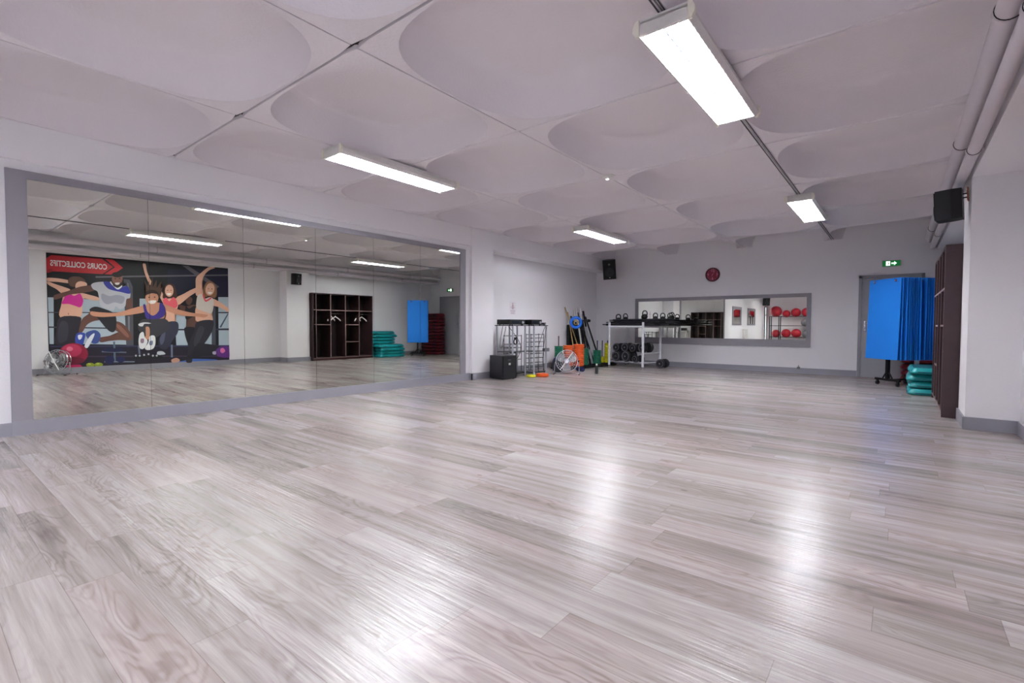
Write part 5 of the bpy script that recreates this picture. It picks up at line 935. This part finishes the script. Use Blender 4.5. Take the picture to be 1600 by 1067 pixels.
# ================================================================ BARBELL RACK
ra = math.atan2(-.2, 1.0)
WPOST = mat('white_powder_coat', (228, 228, 234), .35)
t = thing('barbell_rack', 'white tubular barbell rack in the far left corner', 'rack', (-5.84, 11.42, 0), rz=ra)
WL, WD = 1.02, .74
for x in (0, WL):
    for y in (0, WD): B().cyl((x, y, 0), (x, y, 1.14), .030, n=16).obj('post', WPOST, t, smooth=True)
for y in (0, WD): B().cyl((0, y, 1.03), (WL, y, 1.03), .026, n=14).obj('rail', WPOST, t, smooth=True)
for x in (0, WL): B().cyl((x, 0, 1.03), (x, WD, 1.03), .024, n=14).obj('side_rail', WPOST, t, smooth=True)
for z in (.14, .38):
    for y in (.06, .30) if z < .2 else (.26, .5): B().cyl((0, y, z), (WL, y, z), .014, n=8).obj('shelf_tube', WPOST, t, smooth=True)
    for x in (0, WL): B().cyl((x, 0, z), (x, WD, z), .014, n=8).obj('shelf_bracket', WPOST, t, smooth=True)
for x in (0, WL):
    for y in (0, WD): B().cyl((x, y, 0), (x, y, .05), .038, n=16).obj('foot', CHROME, t, smooth=True)
Mr = Matrix.Translation((-5.84, 11.42, 0)) @ Matrix.Rotation(ra, 4, 'Z')
def rl(x, y, z): return tuple(Mr @ Vector((x, y, z)))
n = 0
for row, (z, ys_) in enumerate(((1.082, (.05, .15, .25, .35, .45, .55, .65)), (1.140, (.10, .20, .30, .40, .50, .60)), (1.198, (.15, .25, .35)))):
    for j, y in enumerate(ys_):
        l0 = -.26+.07*((j*5+row*3) % 4); l1 = 1.45+.11*((j*3+row) % 5)
        o = thing('barbell', 'black barbell on the white rack, %s from the front in the %s layer' % (ORD2[j], ('bottom', 'middle', 'top')[row]), 'barbell', rl(0, y, z), rz=ra, group='black barbells across the white rack')
        B().cyl((l0, 0, 0), (l1, 0, 0), .013, n=8).obj('bar', BLACKM, o, smooth=True)
        B().cyl((l0+.12, 0, 0), (l1-.14, 0, 0), .0275, n=12).obj('foam_grip', RUBBER, o, smooth=True)
        n += 1
def kettle(lab, x, y, z, r_, s=1):
    o = thing('kettlebell', lab, 'kettlebell', rl(x, y, z), rz=ra+R(s*10), group='black kettlebells on top of the barbells')
    B().lathe([(0, 0), (r_*.6, 0), (r_*.92, r_*.35), (r_, r_*.8), (r_*.85, r_*1.35), (r_*.45, r_*1.65), (0, r_*1.72)], n=20).obj('body', BLACK, o, smooth=True)
    B().tube([(-r_*.7, 0, r_*1.2), (-r_*.85, 0, r_*1.7), (-r_*.75, 0, r_*2.35), (-r_*.35, 0, r_*2.75), (r_*.35, 0, r_*2.75), (r_*.75, 0, r_*2.35), (r_*.85, 0, r_*1.7), (r_*.7, 0, r_*1.2)], r_*.2, 8).obj('handle', BLACK, o, smooth=True)
zk = 1.168
kettle('black kettlebell at the left end of the barbells', -.10, .50, zk-.03, .078); kettle('black kettlebell second from the left end of the barbells', .13, .50, zk, .072)
kettle('larger black kettlebell over the middle white post', .86, .30, 1.226, .072); kettle('black kettlebell with pale band in front of the low mirror', 1.03, .50, zk+.01, .068)
kettle('black kettlebell second from the right end of the barbells', 1.30, .40, zk, .068); kettle('black kettlebell at the right end of the barbells', 1.50, .40, zk, .068)
pile = [(-5.74, .49, .105, .28), (-5.47, .49, .112, .28), (-5.22, .50, .105, .28), (-4.94, .49, .125, .3), (-5.62, .20, .125, .0), (-5.30, .20, .135, .0), (-5.03, .19, .085, .0), (-4.72, .115, .112, .15)]
names = ['upper row, leftmost', 'upper row, second from the left', 'upper row, third from the left', 'upper row, rightmost and largest', 'lower row, leftmost', 'lower row, big one in the middle', 'lower row, smallest one', 'standing on the floor at the right end of the rack']
for (x, z, r_, dy), nm in zip(pile, names):
    fx = (x+5.84)/math.cos(ra)
    p = rl(fx, .28 if z > .3 else .06+r_*.4, 0)
    zz = .394+r_ if z > .3 else .154+r_ if 'standing' not in nm else r_
    nm = nm.replace('standing on the floor', 'on the floor')
    if z > .3: zz = .394+r_*.96
    if 'floor' in nm: p = (-4.60, 11.88, 0)
    dumbbell('black ringed rubber dumbbell, %s' % nm, (p[0], p[1], zz), R(-14 + (hash_ := (len(nm)*7) % 17)-8), r_, .30, RUBBER, 'black dumbbells under the barbells')

# ================================================================ BALL RACK (seen in the far mirror)
RX, RY = -5.1, -8.40
t = thing('ball_rack', 'tall black rack holding exercise balls behind the camera, seen in far mirror', 'rack', (RX, RY, 0))
for x in (-1.05, -.55, 1.1):
    for y in (-.28, .28): B().cyl((x, y, 0), (x, y, 1.68), .024, n=10).obj('post', BLACKM, t)
for z in (.42, 1.10, 1.66):
    for y in (-.16, .16): B().cyl((-1.05, y, z), (1.1, y, z), .016, n=8).obj('rail', BLACKM, t)
    for x in (-1.05, -.55, 1.1): B().cyl((x, -.28, z), (x, .28, z), .016, n=8).obj('cross_rail', BLACKM, t)
def ball(lab, x, zrail, r_, m):
    z = zrail+math.sqrt((r_+.016)**2-.16**2)
    o = thing('exercise_ball', lab, 'exercise ball', (x, RY, z), group='exercise balls on the back rack')
    b = B(); bmesh.ops.create_uvsphere(b.bm, u_segments=28, v_segments=18, radius=r_); b.obj('ball', m, o, smooth=True)
    B().lathe([(0, 0), (.012, 0), (.014, .006), (0, .008)], (0, 0, r_-.003), 'Z', 10).obj('valve', WPLAST, o)
SILB = mat('silver_ball', (120, 122, 128), .3, .3)
ball('big red exercise ball on the top left of the rack', -5.86, 1.66, .33, RED)
ball('small red exercise ball on the top shelf, between two bigger red ones', -5.30, 1.66, .215, RED)
ball('red exercise ball on the top shelf, third from the left', -4.80, 1.66, .265, RED)
ball('red exercise ball at the right end of the top shelf', -4.24, 1.66, .27, RED)
ball('silver grey exercise ball on the middle shelf', -4.30, 1.10, .24, SILB)
ball('red exercise ball on the bottom shelf, leftmost', -5.84, .42, .24, RED)
ball('red exercise ball on the bottom shelf, second from the left', -5.30, .42, .26, RED)
ball('red exercise ball on the bottom shelf, third from the left', -4.76, .42, .265, RED)
ball('silver grey exercise ball on the bottom shelf', -4.23, .42, .25, SILB)
bpy.context.view_layer.update()
